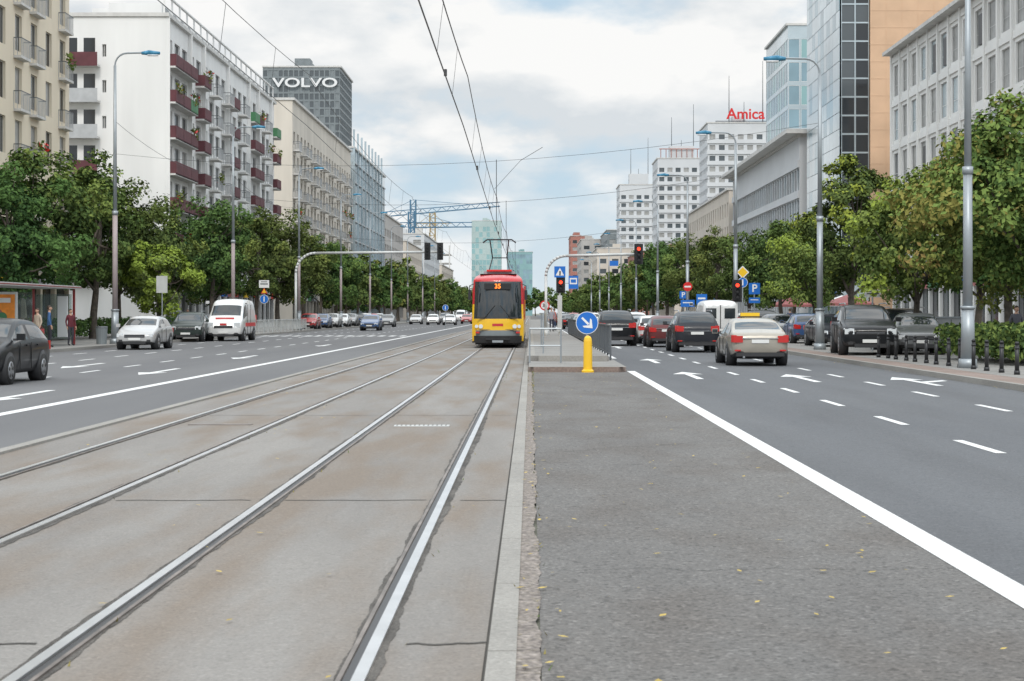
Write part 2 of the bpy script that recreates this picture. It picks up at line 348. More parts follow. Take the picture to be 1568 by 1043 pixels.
M['pinkgalv']=mat('pole_faded_primer',(.36,.30,.30),.6,var=.1)
LL=lamp_meshes(14.2,1.5,1,'pinkgalv'); LR=lamp_meshes(11.9,1.6,-1,'galv')
Ls=[83,116,149,182,215,248,281,320,360]; Rs=[46,69.5,98,128,158,190,222,256,290,330]
for y in Ls: place('street_lamp',LL,(-20.3,y,.12))
for y in Rs: place('street_lamp',LR,(11.85,y,.12))
def signal(mb,x,y,z,lit=None,n=3,back=False):
    h=.3*n+.1
    mb.box(x-.16,x+.16,y-.1,y+.12,z-h/2,z+h/2,'black')
    if not back: mb.box(x-.26,x+.26,y+.05,y+.07,z-h/2-.1,z+h/2+.1,'black')
    for i in range(n):
        zz=z+h/2-.2-.3*i
        mb.cyl((x,y-.22,zz),(x,y-.1,zz),.12,.12,'black',12,False)
        mb.disc(x,y-.105,zz,.105,'redlit' if lit==i else 'plast',12)
def arc_mast(H,reach,rad,sgn,r=.11):
    mb=MB('mast'); pts=[(0,0,0),(0,0,H-rad)]+[(sgn*rad*(1-math.cos(t)),0,H-rad+rad*math.sin(t)) for t in np.linspace(0,math.pi/2,10)]+[(sgn*reach,0,H+.1)]
    mb.tube(pts,r,'galv_l',10); mb.cyl((0,0,0),(0,0,.5),.2,.18,'galv_l',10); return mb
mb=arc_mast(6.7,12.8,1.7,1); mb.use('signals')
for sx in (11.4,12.5): signal(mb,sx,-.2,6.85,None,4)
mb.make('traffic_signal_mast',(-20.3,147,.12),smooth=('mast',))
mb=arc_mast(4.85,5.5,1.2,1,.085); mb.use('signals'); signal(mb,5.45,-.2,4.95,0)
mb.rect(4.0,-.15,4.4,.5,.3,'sblue')
mb.make('traffic_signal_mast',(.92,100,.14),smooth=('mast',))
mb=MB('post'); mb.cyl((0,0,0),(0,0,3.7),.06,.05,'galv_l'); mb.box(-.13,.13,-.1,.1,.4,2.5,'galv_l'); mb.use('signals'); signal(mb,.05,-.12,3.1,0,2)
mb.use('plate'); mb.rect(0,-.2,3.85,.64,.64,'sblue'); mb.face([(-.24,-.204,3.64),(.24,-.204,3.64),(0,-.204,4.08)],'swhite'); mb.box(-.03,.05,-.215,-.208,3.66,3.9,'black')
mb.rect(.78,-.2,3.25,.56,.75,'sblue'); mb.rect(.78,-.204,3.32,.42,.36,'swhite'); mb.rect(.78,-.206,3.32,.3,.2,'sblue')
mb.tube([(0,0,3.2),(.78,-.15,3.2)],.02,'galv'); mb.make('traffic_signal',(1.7,98,.14))
mb=MB('post'); mb.cyl((0,0,0),(0,0,3.1),.06,.05,'galv_l'); mb.use('signals'); signal(mb,0,-.12,2.7,0); mb.make('traffic_signal',(11.2,92,.12))
def roadsign(name,x,y,items,h=3,z0=.12):
    mb=MB('post'); mb.cyl((0,0,0),(0,0,h),.035,.035,'galv'); mb.use('plate')
    for it in items:
        kind,z,sz=it[:3]
        if kind=='diamond': mb.disc(0,-.05,z,sz,'swhite',4); mb.disc(0,-.054,z,sz*.8,'syel',4)
        if kind=='round_blue': mb.disc(0,-.05,z,sz,'swhite'); mb.disc(0,-.054,z,sz*.92,'sblue'); mb.rect(0,-.057,z,sz*.25,sz*1.2,'swhite')
        if kind=='no_entry': mb.disc(0,-.05,z,sz,'sred'); mb.rect(0,-.054,z,sz*1.4,sz*.35,'swhite')
        if kind=='limit': mb.disc(0,-.05,z,sz,'sred'); mb.disc(0,-.054,z,sz*.74,'swhite'); text_part(mb,'30',sz*.95,'black',T(0,-.06,z))
        if kind=='P': mb.rect(0,-.05,z,sz,sz,'sblue'); text_part(mb,'P',sz*.95,'swhite',T(0,-.06,z))
        if kind=='blue': mb.rect(0,-.05,z,sz,it[3],'sblue'); mb.rect(0,-.054,z+it[3]*.1,sz*.7,it[3]*.15,'swhite')
        if kind=='white': mb.rect(0,-.05,z,sz,it[3],'swhite'); mb.rect(0,-.054,z,sz*.75,it[3]*.16,'mull'); mb.rect(0,-.054,z+it[3]*.28,sz*.6,it[3]*.1,'mull')
        if kind=='back': mb.rect(0,-.05,z,sz,it[3],'galv_l')
        if kind=='tri': mb.disc(0,-.05,z,sz,'sred',3,math.pi/2); mb.disc(0,-.054,z,sz*.7,'syel',3,math.pi/2)
    mb.make(name,(x,y,z0))
roadsign('priority_road_sign',12.5,100,[('diamond',3.9,.38),('round_blue',3.3,.3)],4.2)
roadsign('parking_sign',12.4,94,[('P',2.85,.62),('blue',2.2,.62,.3)],3.2)
roadsign('no_entry_sign',11.3,122,[('no_entry',3.4,.33),('blue',2.2,1.0,.5)],3.7)
roadsign('street_name_sign',13.3,66,[('white',2.25,.62,.3)],2.5)
roadsign('speed_limit_sign',.95,112,[('limit',2.0,.33)],2.3)
roadsign('bus_stop_sign',-20.6,95,[('back',3.1,.62,.95)],3.6)
roadsign('route_sign',-21,134,[('white',3.8,.8,.6),('round_blue',2.6,.35),('tri',3.2,.3)],4.1)
roadsign('no_entry_sign',-9.0,180,[('round_blue',2.2,.33)],2.5,0)
roadsign('parking_sign',12.6,140,[('P',3.0,.6)],3.3)
roadsign('pedestrian_sign',11.3,112,[('blue',2.4,.7,.7)],2.8)
# ------------------------------------------------------------------ wires
def wire(mb,p0,p1,sag,r=.018,n=14):
    p0=Vector(p0);p1=Vector(p1); pts=[]
    for i in range(n+1):
        t=i/n; p=p0.lerp(p1,t); p.z-=4*sag*t*(1-t); pts.append(p)
    for a,b in zip(pts[:-1],pts[1:]): mb.cyl(a,b,r,r,'wire',4,False)
mb=MB('contact')
ysp=[6,38,71,100,130,160,200,250,300]
zc=[5.85,5.8,5.35,5.3,5.3,5.4,5.5,5.5,5.5]
for tx,rr in ((-1.5,1),(-5.0,.5)):
    for i in range(len(ysp)-1):
        a,b=ysp[i],ysp[i+1]
        wire(mb,(tx,a,zc[i]),(tx,b,zc[i+1]),.02,.013*rr,3)
        wire(mb,(tx+.1*rr,a,zc[i]+1.1),(tx+.1,b,zc[i+1]+1.1),.35,.012*rr,10)
        for k in range(1,6):
            t=k/6; zz=zc[i]*(1-t)+zc[i+1]*t; yy=a+(b-a)*t; mb.cyl((tx,yy,zz),(tx+.1,yy,zz+1.1-1.4*t*(1-t)),.005,.005,'wire',4,False)
        if rr==1:
            for t in (.3,.75):
                yy=a+(b-a)*t; zz=zc[i]*(1-t)+zc[i+1]*t; mb.cyl((tx,yy,zz-.02),(tx,yy,zz+.1),.03,.03,'wire',6)
mb.use('spans')
for yl,yr,zl,r in ((83,69.5,8.8,.009),(116,98,9,.012),(182,158,9.2,.014)):
    wire(mb,(-20.3,yl,zl+.6),(11.85,yr,zl+.6),1.1,r)
    for tx in (-1.5,): mb.cyl((tx,yr+(yl-yr)*(11.85-tx)/32.15,5.5),(tx,yr+(yl-yr)*(11.85-tx)/32.15,zl-.4),.016,.016,'wire',5,False)
wire(mb,(-20.3,83,11),(-20.3,116,11),.8,.01); wire(mb,(-20.3,116,11),(-20.3,149,11),.8,.012)
wire(mb,(-.4,71,8.0),(.5,69.5,8.4),0,.01,3); wire(mb,(-1.5,71,6.8),(-.4,71,8.0),0,.01,2)
mb.make('overhead_wire')
# ------------------------------------------------------------------ cars
KINDS={
'sedan':dict(L=4.6,W=1.82,r=.32,wb=(.18,.79),th=.2,st=[(0,.60,.55,.84,.30,'b'),(.015,.71,.64,.92,.22,'b'),(.10,.82,.74,.98,.2,'b'),(.24,.94,.85,1,.2,'b'),(.28,.98,.88,1,.2,'ws'),(.43,1.38,.9,1,.2,'side'),(.49,1.45,.91,1,.2,'side'),(.545,1.46,.915,1,.2,'pil'),(.565,1.46,.915,1,.2,'side'),(.69,1.43,.93,1,.2,'side'),(.75,1.37,.94,1,.2,'rw'),(.87,1.07,.96,.99,.2,'b'),(.97,1.03,.93,.95,.24,'b'),(1,.90,.80,.88,.33,'b')]),
'hatch':dict(L=4.2,W=1.78,r=.32,wb=(.19,.80),th=.2,st=[(0,.62,.56,.84,.30,'b'),(.015,.74,.66,.92,.22,'b'),(.10,.86,.78,.98,.2,'b'),(.22,.97,.88,1,.2,'b'),(.26,1.01,.9,1,.2,'ws'),(.43,1.42,.92,1,.2,'side'),(.49,1.48,.93,1,.2,'side'),(.56,1.49,.935,1,.2,'pil'),(.58,1.49,.935,1,.2,'side'),(.74,1.47,.95,1,.2,'side'),(.86,1.42,.97,.99,.2,'rw'),(.965,1.0,.95,.96,.22,'b'),(.985,.95,.88,.94,.25,'b'),(1,.80,.72,.90,.33,'b')]),
'suv':dict(L=4.6,W=1.9,r=.36,wb=(.18,.80),th=.18,st=[(0,.78,.70,.86,.36,'b'),(.015,.92,.82,.94,.28,'b'),(.10,1.03,.93,.99,.26,'b'),(.22,1.1,1.0,1,.26,'b'),(.26,1.13,1.02,1,.26,'ws'),(.40,1.58,1.04,1,.26,'side'),(.46,1.66,1.05,1,.26,'side'),(.54,1.68,1.06,1,.26,'pil'),(.56,1.68,1.06,1,.26,'side'),(.76,1.66,1.09,1,.26,'side'),(.89,1.6,1.11,.99,.26,'rw'),(.965,1.16,1.08,.97,.28,'b'),(.985,1.1,1.0,.95,.3,'b'),(1,.95,.85,.91,.4,'b')]),
'van':dict(L=5.0,W=1.98,r=.34,wb=(.17,.80),th=.1,st=[(0,.72,.66,.88,.32,'b'),(.015,.95,.82,.95,.26,'b'),(.08,1.16,1.0,1,.24,'b'),(.15,1.26,1.12,1,.24,'ws'),(.29,2.02,1.2,1,.24,'side'),(.34,2.2,1.2,1,.24,'side'),(.41,2.26,1.2,1,.24,'b'),(.6,2.28,1.2,1,.24,'b'),(.95,2.25,1.2,1,.24,'b'),(.985,2.18,1.2,.98,.24,'b'),(1,2.08,1.15,.96,.32,'b')])}
cache={}
def car_parts(kind,col,extra=None):
    key=(kind,col,extra)
    if key in cache: return cache[key]
    K=KINDS[kind]; L,W,r=K['L'],K['W'],K['r']; th=K['th']; pm=paint(col)
    mb=MB('bodywork'); rows=[]
    for t,zt,be,wf,zb,ty in K['st']:
        w=W/2*wf; kk=min(1,max(0,(zt-be)/.5)); y=L/2-t*L; d=zt-be
        h=[(0,zb),(.8*w,zb),(.96*w,zb+.09),(1.0*w,(zb+be)*.5+.04),(.985*w,be-.06),(.965*w,be),(w*(.955-th*kk),be+d*.83),(w*(.88-th*kk*.95),be+d*.95),(w*.5,zt),(0,zt+.015)]
        rows.append([(x,y,z) for x,z in h]+[(-x,y,z) for x,z in reversed(h[1:-1])])
    n=len(rows[0]); c=mb.cur
    for rw in rows: c['v']+=rw
    def strip_m(j,ty):
        jj=j if j<9 else n-1-j
        if jj<=1: return 'plast'
        if ty in('ws','rw') and jj in(7,8): return 'carglass'
        if ty in('side','ws','rw') and jj==5: return 'carglass'
        if ty=='pil' and jj==5: return 'black'
        return pm
    for i in range(len(rows)-1):
        ty=K['st'][i][5]
        for j in range(n):
            k=(j+1)%n; c['f'].append((i*n+j,i*n+k,(i+1)*n+k,(i+1)*n+j)); c['m'].append(mb.mi(strip_m(j,ty)))
    c['f'].append(tuple(reversed(range(n)))); c['m'].append(mb.mi(pm)); c['f'].append(tuple(range((len(rows)-1)*n,len(rows)*n))); c['m'].append(mb.mi(pm))
    mb.use('wheels'); w=W/2
    for t in K['wb']:
        y=L/2-t*L
        for s in (-1,1):
            mb.cyl((s*(w-.28),y,r+.03),(s*(w+.004),y,r+.03),r+.055,r+.055,'plast',24)
            mb.cyl((s*(w-.22),y,r),(s*(w+.012),y,r),r,r,'rubber',24); mb.cyl((s*(w),y,r),(s*(w+.016),y,r),r*.66,r*.62,'rim',16)
            for q in range(5):
                a=q*2*math.pi/5+.3; mb.cyl((s*(w+.0172),y+math.cos(a)*r*.42,r+math.sin(a)*r*.42),(s*(w+.0175),y+math.cos(a)*r*.42,r+math.sin(a)*r*.42),.055,.055,'black',6)
    mb.use('trim'); f=L/2; b=-L/2
    if kind=='van': hz0,hz1,tz0,tz1=.72,.98,.9,1.4
    elif kind=='suv': hz0,hz1,tz0,tz1=.70,.88,.86,1.08
    else: hz0,hz1,tz0,tz1=.56,.71,.72,.92
    for s in(-1,1):
        X0,X1=s*w*.56,s*w*.90
        mb.face([(X0,f+.004,hz0),(X1,f-.12,hz0+.03),(X1,f-.16,hz1+.02),(X0,f-.02,hz1)],'hl')
        mb.box(X0,s*w*.88,f-.2,f-.03,hz0,hz1-.01,'hl')
        if kind=='van': mb.box(s*w*.84,s*w*.975,b-.01,b+.1,tz0,tz1,'tl')
        else:
            mb.box(s*w*.58,s*w*.90,b-.005,b+.1,tz0,tz1,'tl'); mb.box(s*w*.78,s*w*.952,b+.06,b+.2,tz0+.01,tz1+.02,'tl')
        mb.box(s*w*.6,s*w*.78,f-.05,f+.012,.36,.45,'plast')
        zc=K['st'][4][1]; mb.box(s*(w+.02),s*(w+.2),f-.30*L,f-.30*L+.1,zc-.02,zc+.13,pm); mb.box(s*(w+.03),s*(w+.19),f-.30*L-.008,f-.30*L,zc-.0,zc+.11,'carglass')
        mb.box(s*(w-.06),s*(w+.03),f-.295*L,f-.28*L,zc-.03,zc+.02,'plast')
        for t in (.36,.57) : mb.box(s*(w*.99),s*(w+.008),f-t*L-.006,f-t*L+.006,.32,zc-.08,'black')
        for t in (.50,.70): mb.box(s*(w*.97),s*(w+.02),f-t*L-.08,f-t*L+.08,zc-.16,zc-.13,pm)
    gz=hz0-.02
    mb.box(-w*.5,w*.5,f-.06,f+.012,gz,gz+.13,'black'); mb.box(-w*.48,w*.48,f,f+.018,gz+.055,gz+.07,'rim')
    mb.box(-w*.55,w*.55,f-.06,f+.012,.26,.38,'plast'); mb.box(-.26,.26,f,f+.03,.42,.53,'plate')
    pz=.76 if kind=='sedan' else .8
    mb.box(-.26,.26,b-.02,b+.05,pz-.06,pz+.05,'plate'); mb.box(-w*.6,w*.6,b-.012,b+.05,pz+.07,pz+.09,'rim')
    mb.box(-w*.8,w*.8,b-.012,b+.1,.30,.42,'plast'); mb.box(-w*.85,-w*.65,b-.018,b+.05,.46,.50,'tl'); mb.box(w*.65,w*.85,b-.018,b+.05,.46,.50,'tl')
    mb.cyl((-w*.55,b-.03,.28),(-w*.55,b+.1,.28),.035,.035,'rim',8)
    if kind=='van':
        mb.box(-.02,.02,b-.012,b+.02,.5,2.0,'black')
        for s in(-1,1): mb.box(s*.2,s*.72,b-.012,b+.02,1.35,1.85,'carglass')
    if extra=='taxi':
        zt=1.47; mb.use('roof_sign'); mb.box(-.36,.36,.08,.26,zt,zt+.04,'black'); mb.box(-.30,.30,.1,.24,zt+.04,zt+.15,'syel')
    if extra=='service':
        mb.use('livery'); mb.box(-w*.5,w*.5,f-.5,f-.48,1.18,1.26,'sred')
        for s in(-1,1): mb.box(s*(w*.995),s*(w+.012),-1.9,1.2,.78,.98,'sred')
        mb.box(-.18,.18,f+.008,f+.014,.86,.95,'sred')
    if kind in('suv',) : 
        for s in(-1,1): mb.tube([(s*w*.72,.9,1.68),(s*w*.72,.7,1.73),(s*w*.72,-1.2,1.72),(s*w*.72,-1.35,1.66)],.02,'rim',6)
    parts=mb.meshes('car',('bodywork','wheels')); cache[key]=parts; return parts
def car(kind,col,x,y,rot=0,name='car',extra=None,z=0,sc=1):
    place(name,car_parts(kind,col,extra),(x,y,z),math.radians(rot),sc,sub=('bodywork',))
SIL=(.50,.50,.495); BLK=(.009,.010,.012); DRK=(.022,.024,.030); WHT=(.74,.74,.73); BEI=(.36,.33,.28); BLU=(.03,.08,.20); REDC=(.35,.02,.02); GRY=(.16,.165,.17)
car('sedan',BEI,6.95,53.6,0,'taxi','taxi')
car('suv',DRK,6.8,71.4,0); car('hatch',(.12,.03,.03),6.45,82,0); car('hatch',WHT,6.5,91,0); car('sedan',GRY,6.5,99,0); car('suv',WHT,6.5,108,0); car('sedan',BLK,6.5,117,0)
car('suv',BLK,4.25,85.5,0,sc=1.04); car('van',WHT,9.35,86,0,'delivery_van'); car('sedan',GRY,4.3,140,0); car('hatch',BLK,4.3,152,0); car('sedan',WHT,9.3,104,0)
car('suv',BLK,12.15,62,175,'parked_car',z=.12,sc=1.07); car('hatch',GRY,14.2,62.5,172,'parked_car',z=.12)
car('suv',BLK,14.9,68,180,'parked_car',z=.12)
for i,(c,k) in enumerate(((DRK,'sedan'),(BLU,'hatch'),(GRY,'sedan'),(BLK,'suv'),(WHT,'hatch'),(REDC,'hatch'),(GRY,'sedan'))):
    car(k,c,13.6+.15*(i%2),77+8.2*i,0 if i%2 else 180,'parked_car',z=.12)
car('hatch',SIL,-17.35,76.5,180); car('hatch',BLK,-12.55,39.4,180); car('van',WHT,-17.6,100,180,'service_van','service',sc=1.08)
car('sedan',DRK,-20.9,108,180,'parked_car',z=.1); car('suv',(.03,.042,.038),-19.4,97,184,'parked_car')
car('hatch',BLU,-14.8,158,180)
for i,c in enumerate((REDC,BLU,SIL,WHT,GRY,BLK,WHT,REDC,SIL)): car(('hatch','sedan')[i%2],c,-20.8,160+9*i,180,'parked_car',z=.12)
for x,y,c,k in ((-13.6,238,WHT,'hatch'),(-11,232,WHT,'sedan'),(-9.8,262,REDC,'hatch'),(-13.8,275,GRY,'suv'),(-10.2,300,DRK,'sedan'),(-13.5,330,WHT,'van'),(-10.4,350,BLK,'suv'),(-16.8,250,SIL,'sedan'),(-16.8,200,GRY,'hatch')): car(k,c,x,y,180)
for i in range(8): car(('sedan','suv','hatch')[i%3],(BLK,WHT,GRY,REDC)[i%4],(4.2,6.8)[i%2],175+13*i,0)
# ------------------------------------------------------------------ tram
def tram():
    mb=MB('front'); W=1.19; NX=28
    zs=[.22,.3,.42,.55,.68,.80,.86,.95,1.05,1.15,1.25,1.33,1.42,1.6,1.8,2.0,2.2,2.4,2.6,2.72,2.8,2.9,2.98,3.05,3.14,3.24,3.32,3.38,3.42]
    def Yf(u,z):
        y=.5*abs(u)**2.6
        if z>1.25: y+=.28*((z-1.25)/1.8)**1.3
        if z>3.1: y+=1.1*((z-3.1)/.32)**2.2
        if z<.5: y+=.12*(.5-z)/.3
        return y
    def Wz(z):
        w=W
        if z>3.05: w-=.28*((z-3.05)/.37)**2
        if z>1.3: w-=.05*min(1,(z-1.3)/1.7)
        return w
    c=mb.cur
    for z in zs:
        for i in range(NX+1):
            u=-1+2*i/NX; c['v'].append((u*Wz(z),Yf(u,z),z))
    for r in range(len(zs)-1):
        zm=(zs[r]+zs[r+1])/2
        for i in range(NX):
            u=abs(-1+2*(i+.5)/NX)
            if zm>3.04: k='tred'
            elif zm>1.33:
                k='carglass' if u<.9 else ('tred' if zm>1.9 else 'tyellow')
            elif zm>.82: k='tyellow'
            elif zm>.55: k='tyellow' if u>.84 else 'louvre'
            else: k='tyellow' if (u>.9 and zm>.3) else 'plast'
            a=r*(NX+1)+i; c['f'].append((a,a+1,a+NX+2,a+NX+1)); c['m'].append(mb.mi(k))
    mb.use('side_panels'); Lg=30
    for s in (-1,1):
        for r in range(len(zs)-1):
            z0,z1=zs[r],zs[r+1]; zm=(z0+z1)/2
            y0a,y0b=Yf(1,z0),Yf(1,z1)
            if 1.25<zm<2.75: k='carglass'
            else: k='tred' if zm>2.75 else ('tyellow' if zm>.45 else 'plast')
            mb.face([(s*Wz(z0),y0a,z0),(s*Wz(z0),Lg,z0),(s*Wz(z1),Lg,z1),(s*Wz(z1),y0b,z1)],k)
        for y in np.arange(1.2,30,1.55): mb.box(s*(W-.04),s*(W+.006),y,y+.14,1.25,2.75,'tred' if int(y)%3 else 'tyellow')
    mb.use('roof'); zt=zs[-1]; wt=Wz(zt); mb.face([(-wt,1.2,zt),(wt,1.2,zt),(wt,Lg,zt),(-wt,Lg,zt)],'tred')
    mb.face([(-W,Lg,.2),(W,Lg,.2),(W,Lg,3.3),(-W,Lg,3.3)],'tred')
    mb.box(-.75,.75,4,9,3.42,3.62,'galv'); mb.box(-.8,.8,12,17,3.42,3.65,'galv')
    mb.use('lights')
    for s in(-1,1):
        mb.cyl((s*.78,.10,.98),(s*.78,.2,.98),.1,.1,'hl',16); mb.cyl((s*.98,.22,.98),(s*.98,.34,.98),.08,.08,'hl',14)
        mb.box(s*.84,s*1.02,.1,.3,.66,.74,'tl')
        mb.tube([(s*1.1,.45,2.95),(s*1.3,.2,2.85),(s*1.3,.2,2.6)],.02,'black',6); mb.box(s*1.23,s*1.36,.14,.22,2.2,2.65,'black')
        mb.tube([(s*.62,.02,1.36),(s*.12,.05,1.95)],.014,'black',5)
    mb.rect(0,-.005,1.05,.5,.12,'tred'); mb.box(-.55,.55,-.03,.1,.36,.44,'black'); mb.box(-.25,.25,-.05,.1,.24,.34,'galv')
    mb.box(-.9,.9,.02,.12,.83,.845,'mull')
    mb.use('display'); mb.box(-.62,.62,.14,.24,2.68,2.96,'black'); text_part(mb,'35',.3,'ledo',T(0,.12,2.82))
    mb.box(-.95,.95,.06,.1,1.34,1.42,'plast')
    mb.use('pantograph')
    mb.tube([(-.5,4,3.62),(-.35,5.2,4.3),(-.45,4.2,5.1)],.03,'black',6); mb.tube([(.5,4,3.62),(.35,5.2,4.3),(.45,4.2,5.1)],.03,'black',6)
    mb.tube([(-.35,5.2,4.3),(.35,5.2,4.3)],.025,'black',6)
    mb.tube([(-.8,4.2,5.0),(-.6,4.2,5.15),(.6,4.2,5.15),(.8,4.2,5.0)],.03,'black',6); mb.tube([(-.8,4.45,5.0),(-.6,4.45,5.15),(.6,4.45,5.15),(.8,4.45,5.0)],.03,'black',6)
    mb.box(-.6,.6,3.6,5.4,3.6,3.68,'sred')
    mb.use('bogies'); 
    for y in (3,10,20,27):
        mb.box(-1.0,1.0,y-1.2,y+1.2,.12,.3,'plast')
        for s in(-1,1):
            for q in(-.8,.8): mb.cyl((s*.7,y+q,.3),(s*.8,y+q,.3),.28,.28,'steel_d',16)
    mb.box(-1.05,1.05,.6,29.5,.14,.28,'plast')
    mb.make('tram',(-1.5,78,.02),smooth=('front',))
tram()
# ------------------------------------------------------------------ people
def person(name,loc,rot,top,legs,H=1.72,walk=0.,bag=None):
    V=[];E=[];Rr=[]
    def v(p,r,par=None):
        V.append(p);Rr.append(r)
        if par is not None:E.append((par,len(V)-1))
        return len(V)-1
    pel=v((0,0,.95),(.15,.10)); sp=v((0,0,1.12),(.13,.09),pel); ch=v((0,.0,1.32),(.165,.10),sp); nk=v((0,0,1.47),(.055,.055),ch); hd=v((0,-.015,1.57),(.05,.055),nk)
    for s in(-1,1):
        sh=v((s*.165,0,1.41),(.055,.06),ch); el=v((s*.235,.02-s*walk*.1,1.14),(.042,.042),sh); wr=v((s*.235,-.08-s*walk*.15,.91),(.027,.027),el); pa=v((s*.232,-.10-s*walk*.16,.85),(.038,.02),wr)
        for q in range(4): 
            k=v((s*(.22+.004*q),-.075-.018*q-s*walk*.16,.79),(.0095,.0095),pa); v((s*(.215),-.08-.018*q-s*walk*.16,.745+.006*abs(q-1.5)),(.0085,.0085),k)
        v((s*.20,-.13-s*walk*.16,.83),(.011,.011),pa)
        hp=v((s*.09,0,.90),(.085,.09),pel); kn=v((s*.10,-.03+s*walk*.22,.50),(.06,.06),hp); an=v((s*.10,.03+s*walk*.38,.09+.03*walk*(s>0)),(.038,.04),kn); v((s*.115,-.13+s*walk*.38,.045),(.042,.03),an)
    me=bpy.data.meshes.new('person_body'); me.from_pydata(V,E,[]); ob=bpy.data.objects.new('tmp',me); COL.objects.link(ob)
    ob.modifiers.new('skin','SKIN'); ss=ob.modifiers.new('s','SUBSURF'); ss.levels=1
    sv=me.skin_vertices[0].data
    for i,r in enumerate(Rr): sv[i].radius=r; sv[i].use_root=(i==0)
    dg=bpy.context.evaluated_depsgraph_get(); em=bpy.data.meshes.new_from_object(ob.evaluated_get(dg)); bpy.data.objects.remove(ob)
    em.materials.clear(); mts=[M['rubber'],cloth(legs),cloth(top),M['skin']]
    for m_ in mts: em.materials.append(m_)
    for p in em.polygons:
        c=p.center; p.use_smooth=True
        if c.z<.1: i=0
        elif abs(c.x)>.17 and c.z<.93: i=3
        elif c.z<.93: i=1
        elif c.z<1.46: i=2
        else:i=3
        p.material_index=i
    mb=MB('head'); 
    def ell(cx,cy,cz,a,b,c_,k,cut=None,n=14,m=10):
        for i in range(m):
            for j in range(n):
                q=[]
                for (ii,jj) in((i,j),(i,j+1),(i+1,j+1),(i+1,j)):
                    t=math.pi*ii/m; f=2*math.pi*jj/n; q.append((cx+a*math.sin(t)*math.cos(f)*(1-.15*max(0,-math.cos(t))),cy+b*math.sin(t)*math.sin(f),cz+c_*math.cos(t)))
                if cut and not cut(sum(p[1] for p in q)/4-cy,sum(p[2] for p in q)/4-cz): continue
                mb.face(q,k)
    ell(0,-.015,1.625,.072,.092,.112,'skin')
    ell(0,-.108,1.61,.013,.018,.022,'skin',n=8,m=6)
    for s in(-1,1): ell(s*.073,0,1.615,.012,.02,.03,'skin',n=8,m=6); ell(s*.028,-.098,1.635,.010,.008,.007,'black',n=8,m=6)
    mb.box(-.024,.024,-.1,-.094,1.572,1.579,cloth((.35,.1,.09)))
    mb.use('hair'); ell(0,-.003,1.64,.082,.098,.112,'hair',lambda y,z:(y>-.02 and z>-.07) or z>.045)
    if bag: mb.use('bag'); mb.box(.2,.3,-.12,.12,.55,.85,cloth(bag)); mb.tube([(.25,-.1,.85),(.25,0,.97),(.25,.1,.85)],.01,cloth(bag),5)
    parts=[('body',em)]+mb.meshes('person',('head','hair'))
    place(name,parts,loc,rot,H/1.74)
person('person',(-20.85,73.6,.12),1.9,(.05,.12,.27),(.03,.03,.04),1.82,.1)
person('person',(-20.95,72.2,.12),-.6,(.46,.38,.30),(.05,.06,.10),1.7,0,(.3,.05,.05))
person('person',(-20.9,77.2,.12),.8,(.12,.02,.03),(.04,.04,.05),1.68,0)
person('person',(-22.6,112,.12),.3,(.2,.2,.22),(.04,.05,.08),1.75,.8)
person('person',(-21.5,118,.12),3.4,(.5,.5,.48),(.05,.06,.1),1.7,.8)
person('person',(17.2,88,.12),0,(.35,.06,.09),(.03,.03,.04),1.68,.8)
person('person',(15.9,104,.12),3.1,(.04,.05,.09),(.05,.05,.06),1.8,.8)
person('person',(16.6,58,.12),.2,(.1,.1,.12),(.03,.03,.05),1.74,.4)
person('person',(1.5,120,.30),.2,(.3,.3,.33),(.03,.03,.05),1.72,0)
person('person',(1.8,128,.30),2.2,(.4,.12,.1),(.03,.05,.1),1.68,0)
# ------------------------------------------------------------------ bus shelter
mb=MB('frame'); x0,x1,y0,y1=-23.4,-21.5,66.5,80
for y in (66.5,80):
    for x in (x0,x1): mb.box(x-.05,x+.05,y-.05,y+.05,.12,2.75,'shred')
mb.box(x0-.05,x0+.05,73.2,73.3,.12,2.75,'shred')
mb.box(x0-.15,x1+.25,y0-.3,y1+.3,2.75,2.88,'galv_l'); mb.box(x0-.17,x1+.27,y0-.32,y1+.32,2.79,2.83,'shred')
mb.use('glass')
for a in (66.6,71.1,75.6): mb.box(x0-.01,x0+.01,a,a+4.2,.4,2.6,'sglass')
mb.box(x0+.1,x1-.1,79.95,79.97,.4,2.5,'sglass')
mb.use('poster'); mb.box(-23.1,-21.6,71.4,71.55,.45,2.5,'galv_l'); mb.rect(-22.35,71.39,1.5,1.36,1.8,'orange'); mb.rect(-22.35,71.385,1.0,1.1,.35,'swhite'); mb.disc(-22.5,71.38,1.5,.34,'brick',20); mb.disc(-22.2,71.378,1.45,.2,'par_green',20); mb.rect(-22.35,71.38,2.15,1.0,.2,'swhite')
mb.box(-22.0,-21.55,79.0,79.12,.5,2.4,'swhite')
mb.use('bench'); mb.box(-23.1,-22.65,75,78.6,.55,.6,'bark'); [mb.box(-23.0,-22.9,y,y+.06,.12,.55,'galv') for y in (75.3,78.2)]
mb.make('bus_shelter')
mb=MB(); mb.cyl((0,0,0),(0,0,.8),.24,.28,'louvre',14); mb.cyl((0,0,.8),(0,0,.86),.3,.26,'mull',14); mb.make('litter_bin',(-20.6,81.6,.12))
mb=MB('box'); mb.box(-.5,.5,-.25,.25,0,1.3,'par_grey'); mb.box(-.54,.54,-.29,.29,1.3,1.36,'galv'); mb.box(-.01,.01,-.256,-.25,.1,1.25,'black'); mb.make('utility_cabinet',(15.8,64,.12))
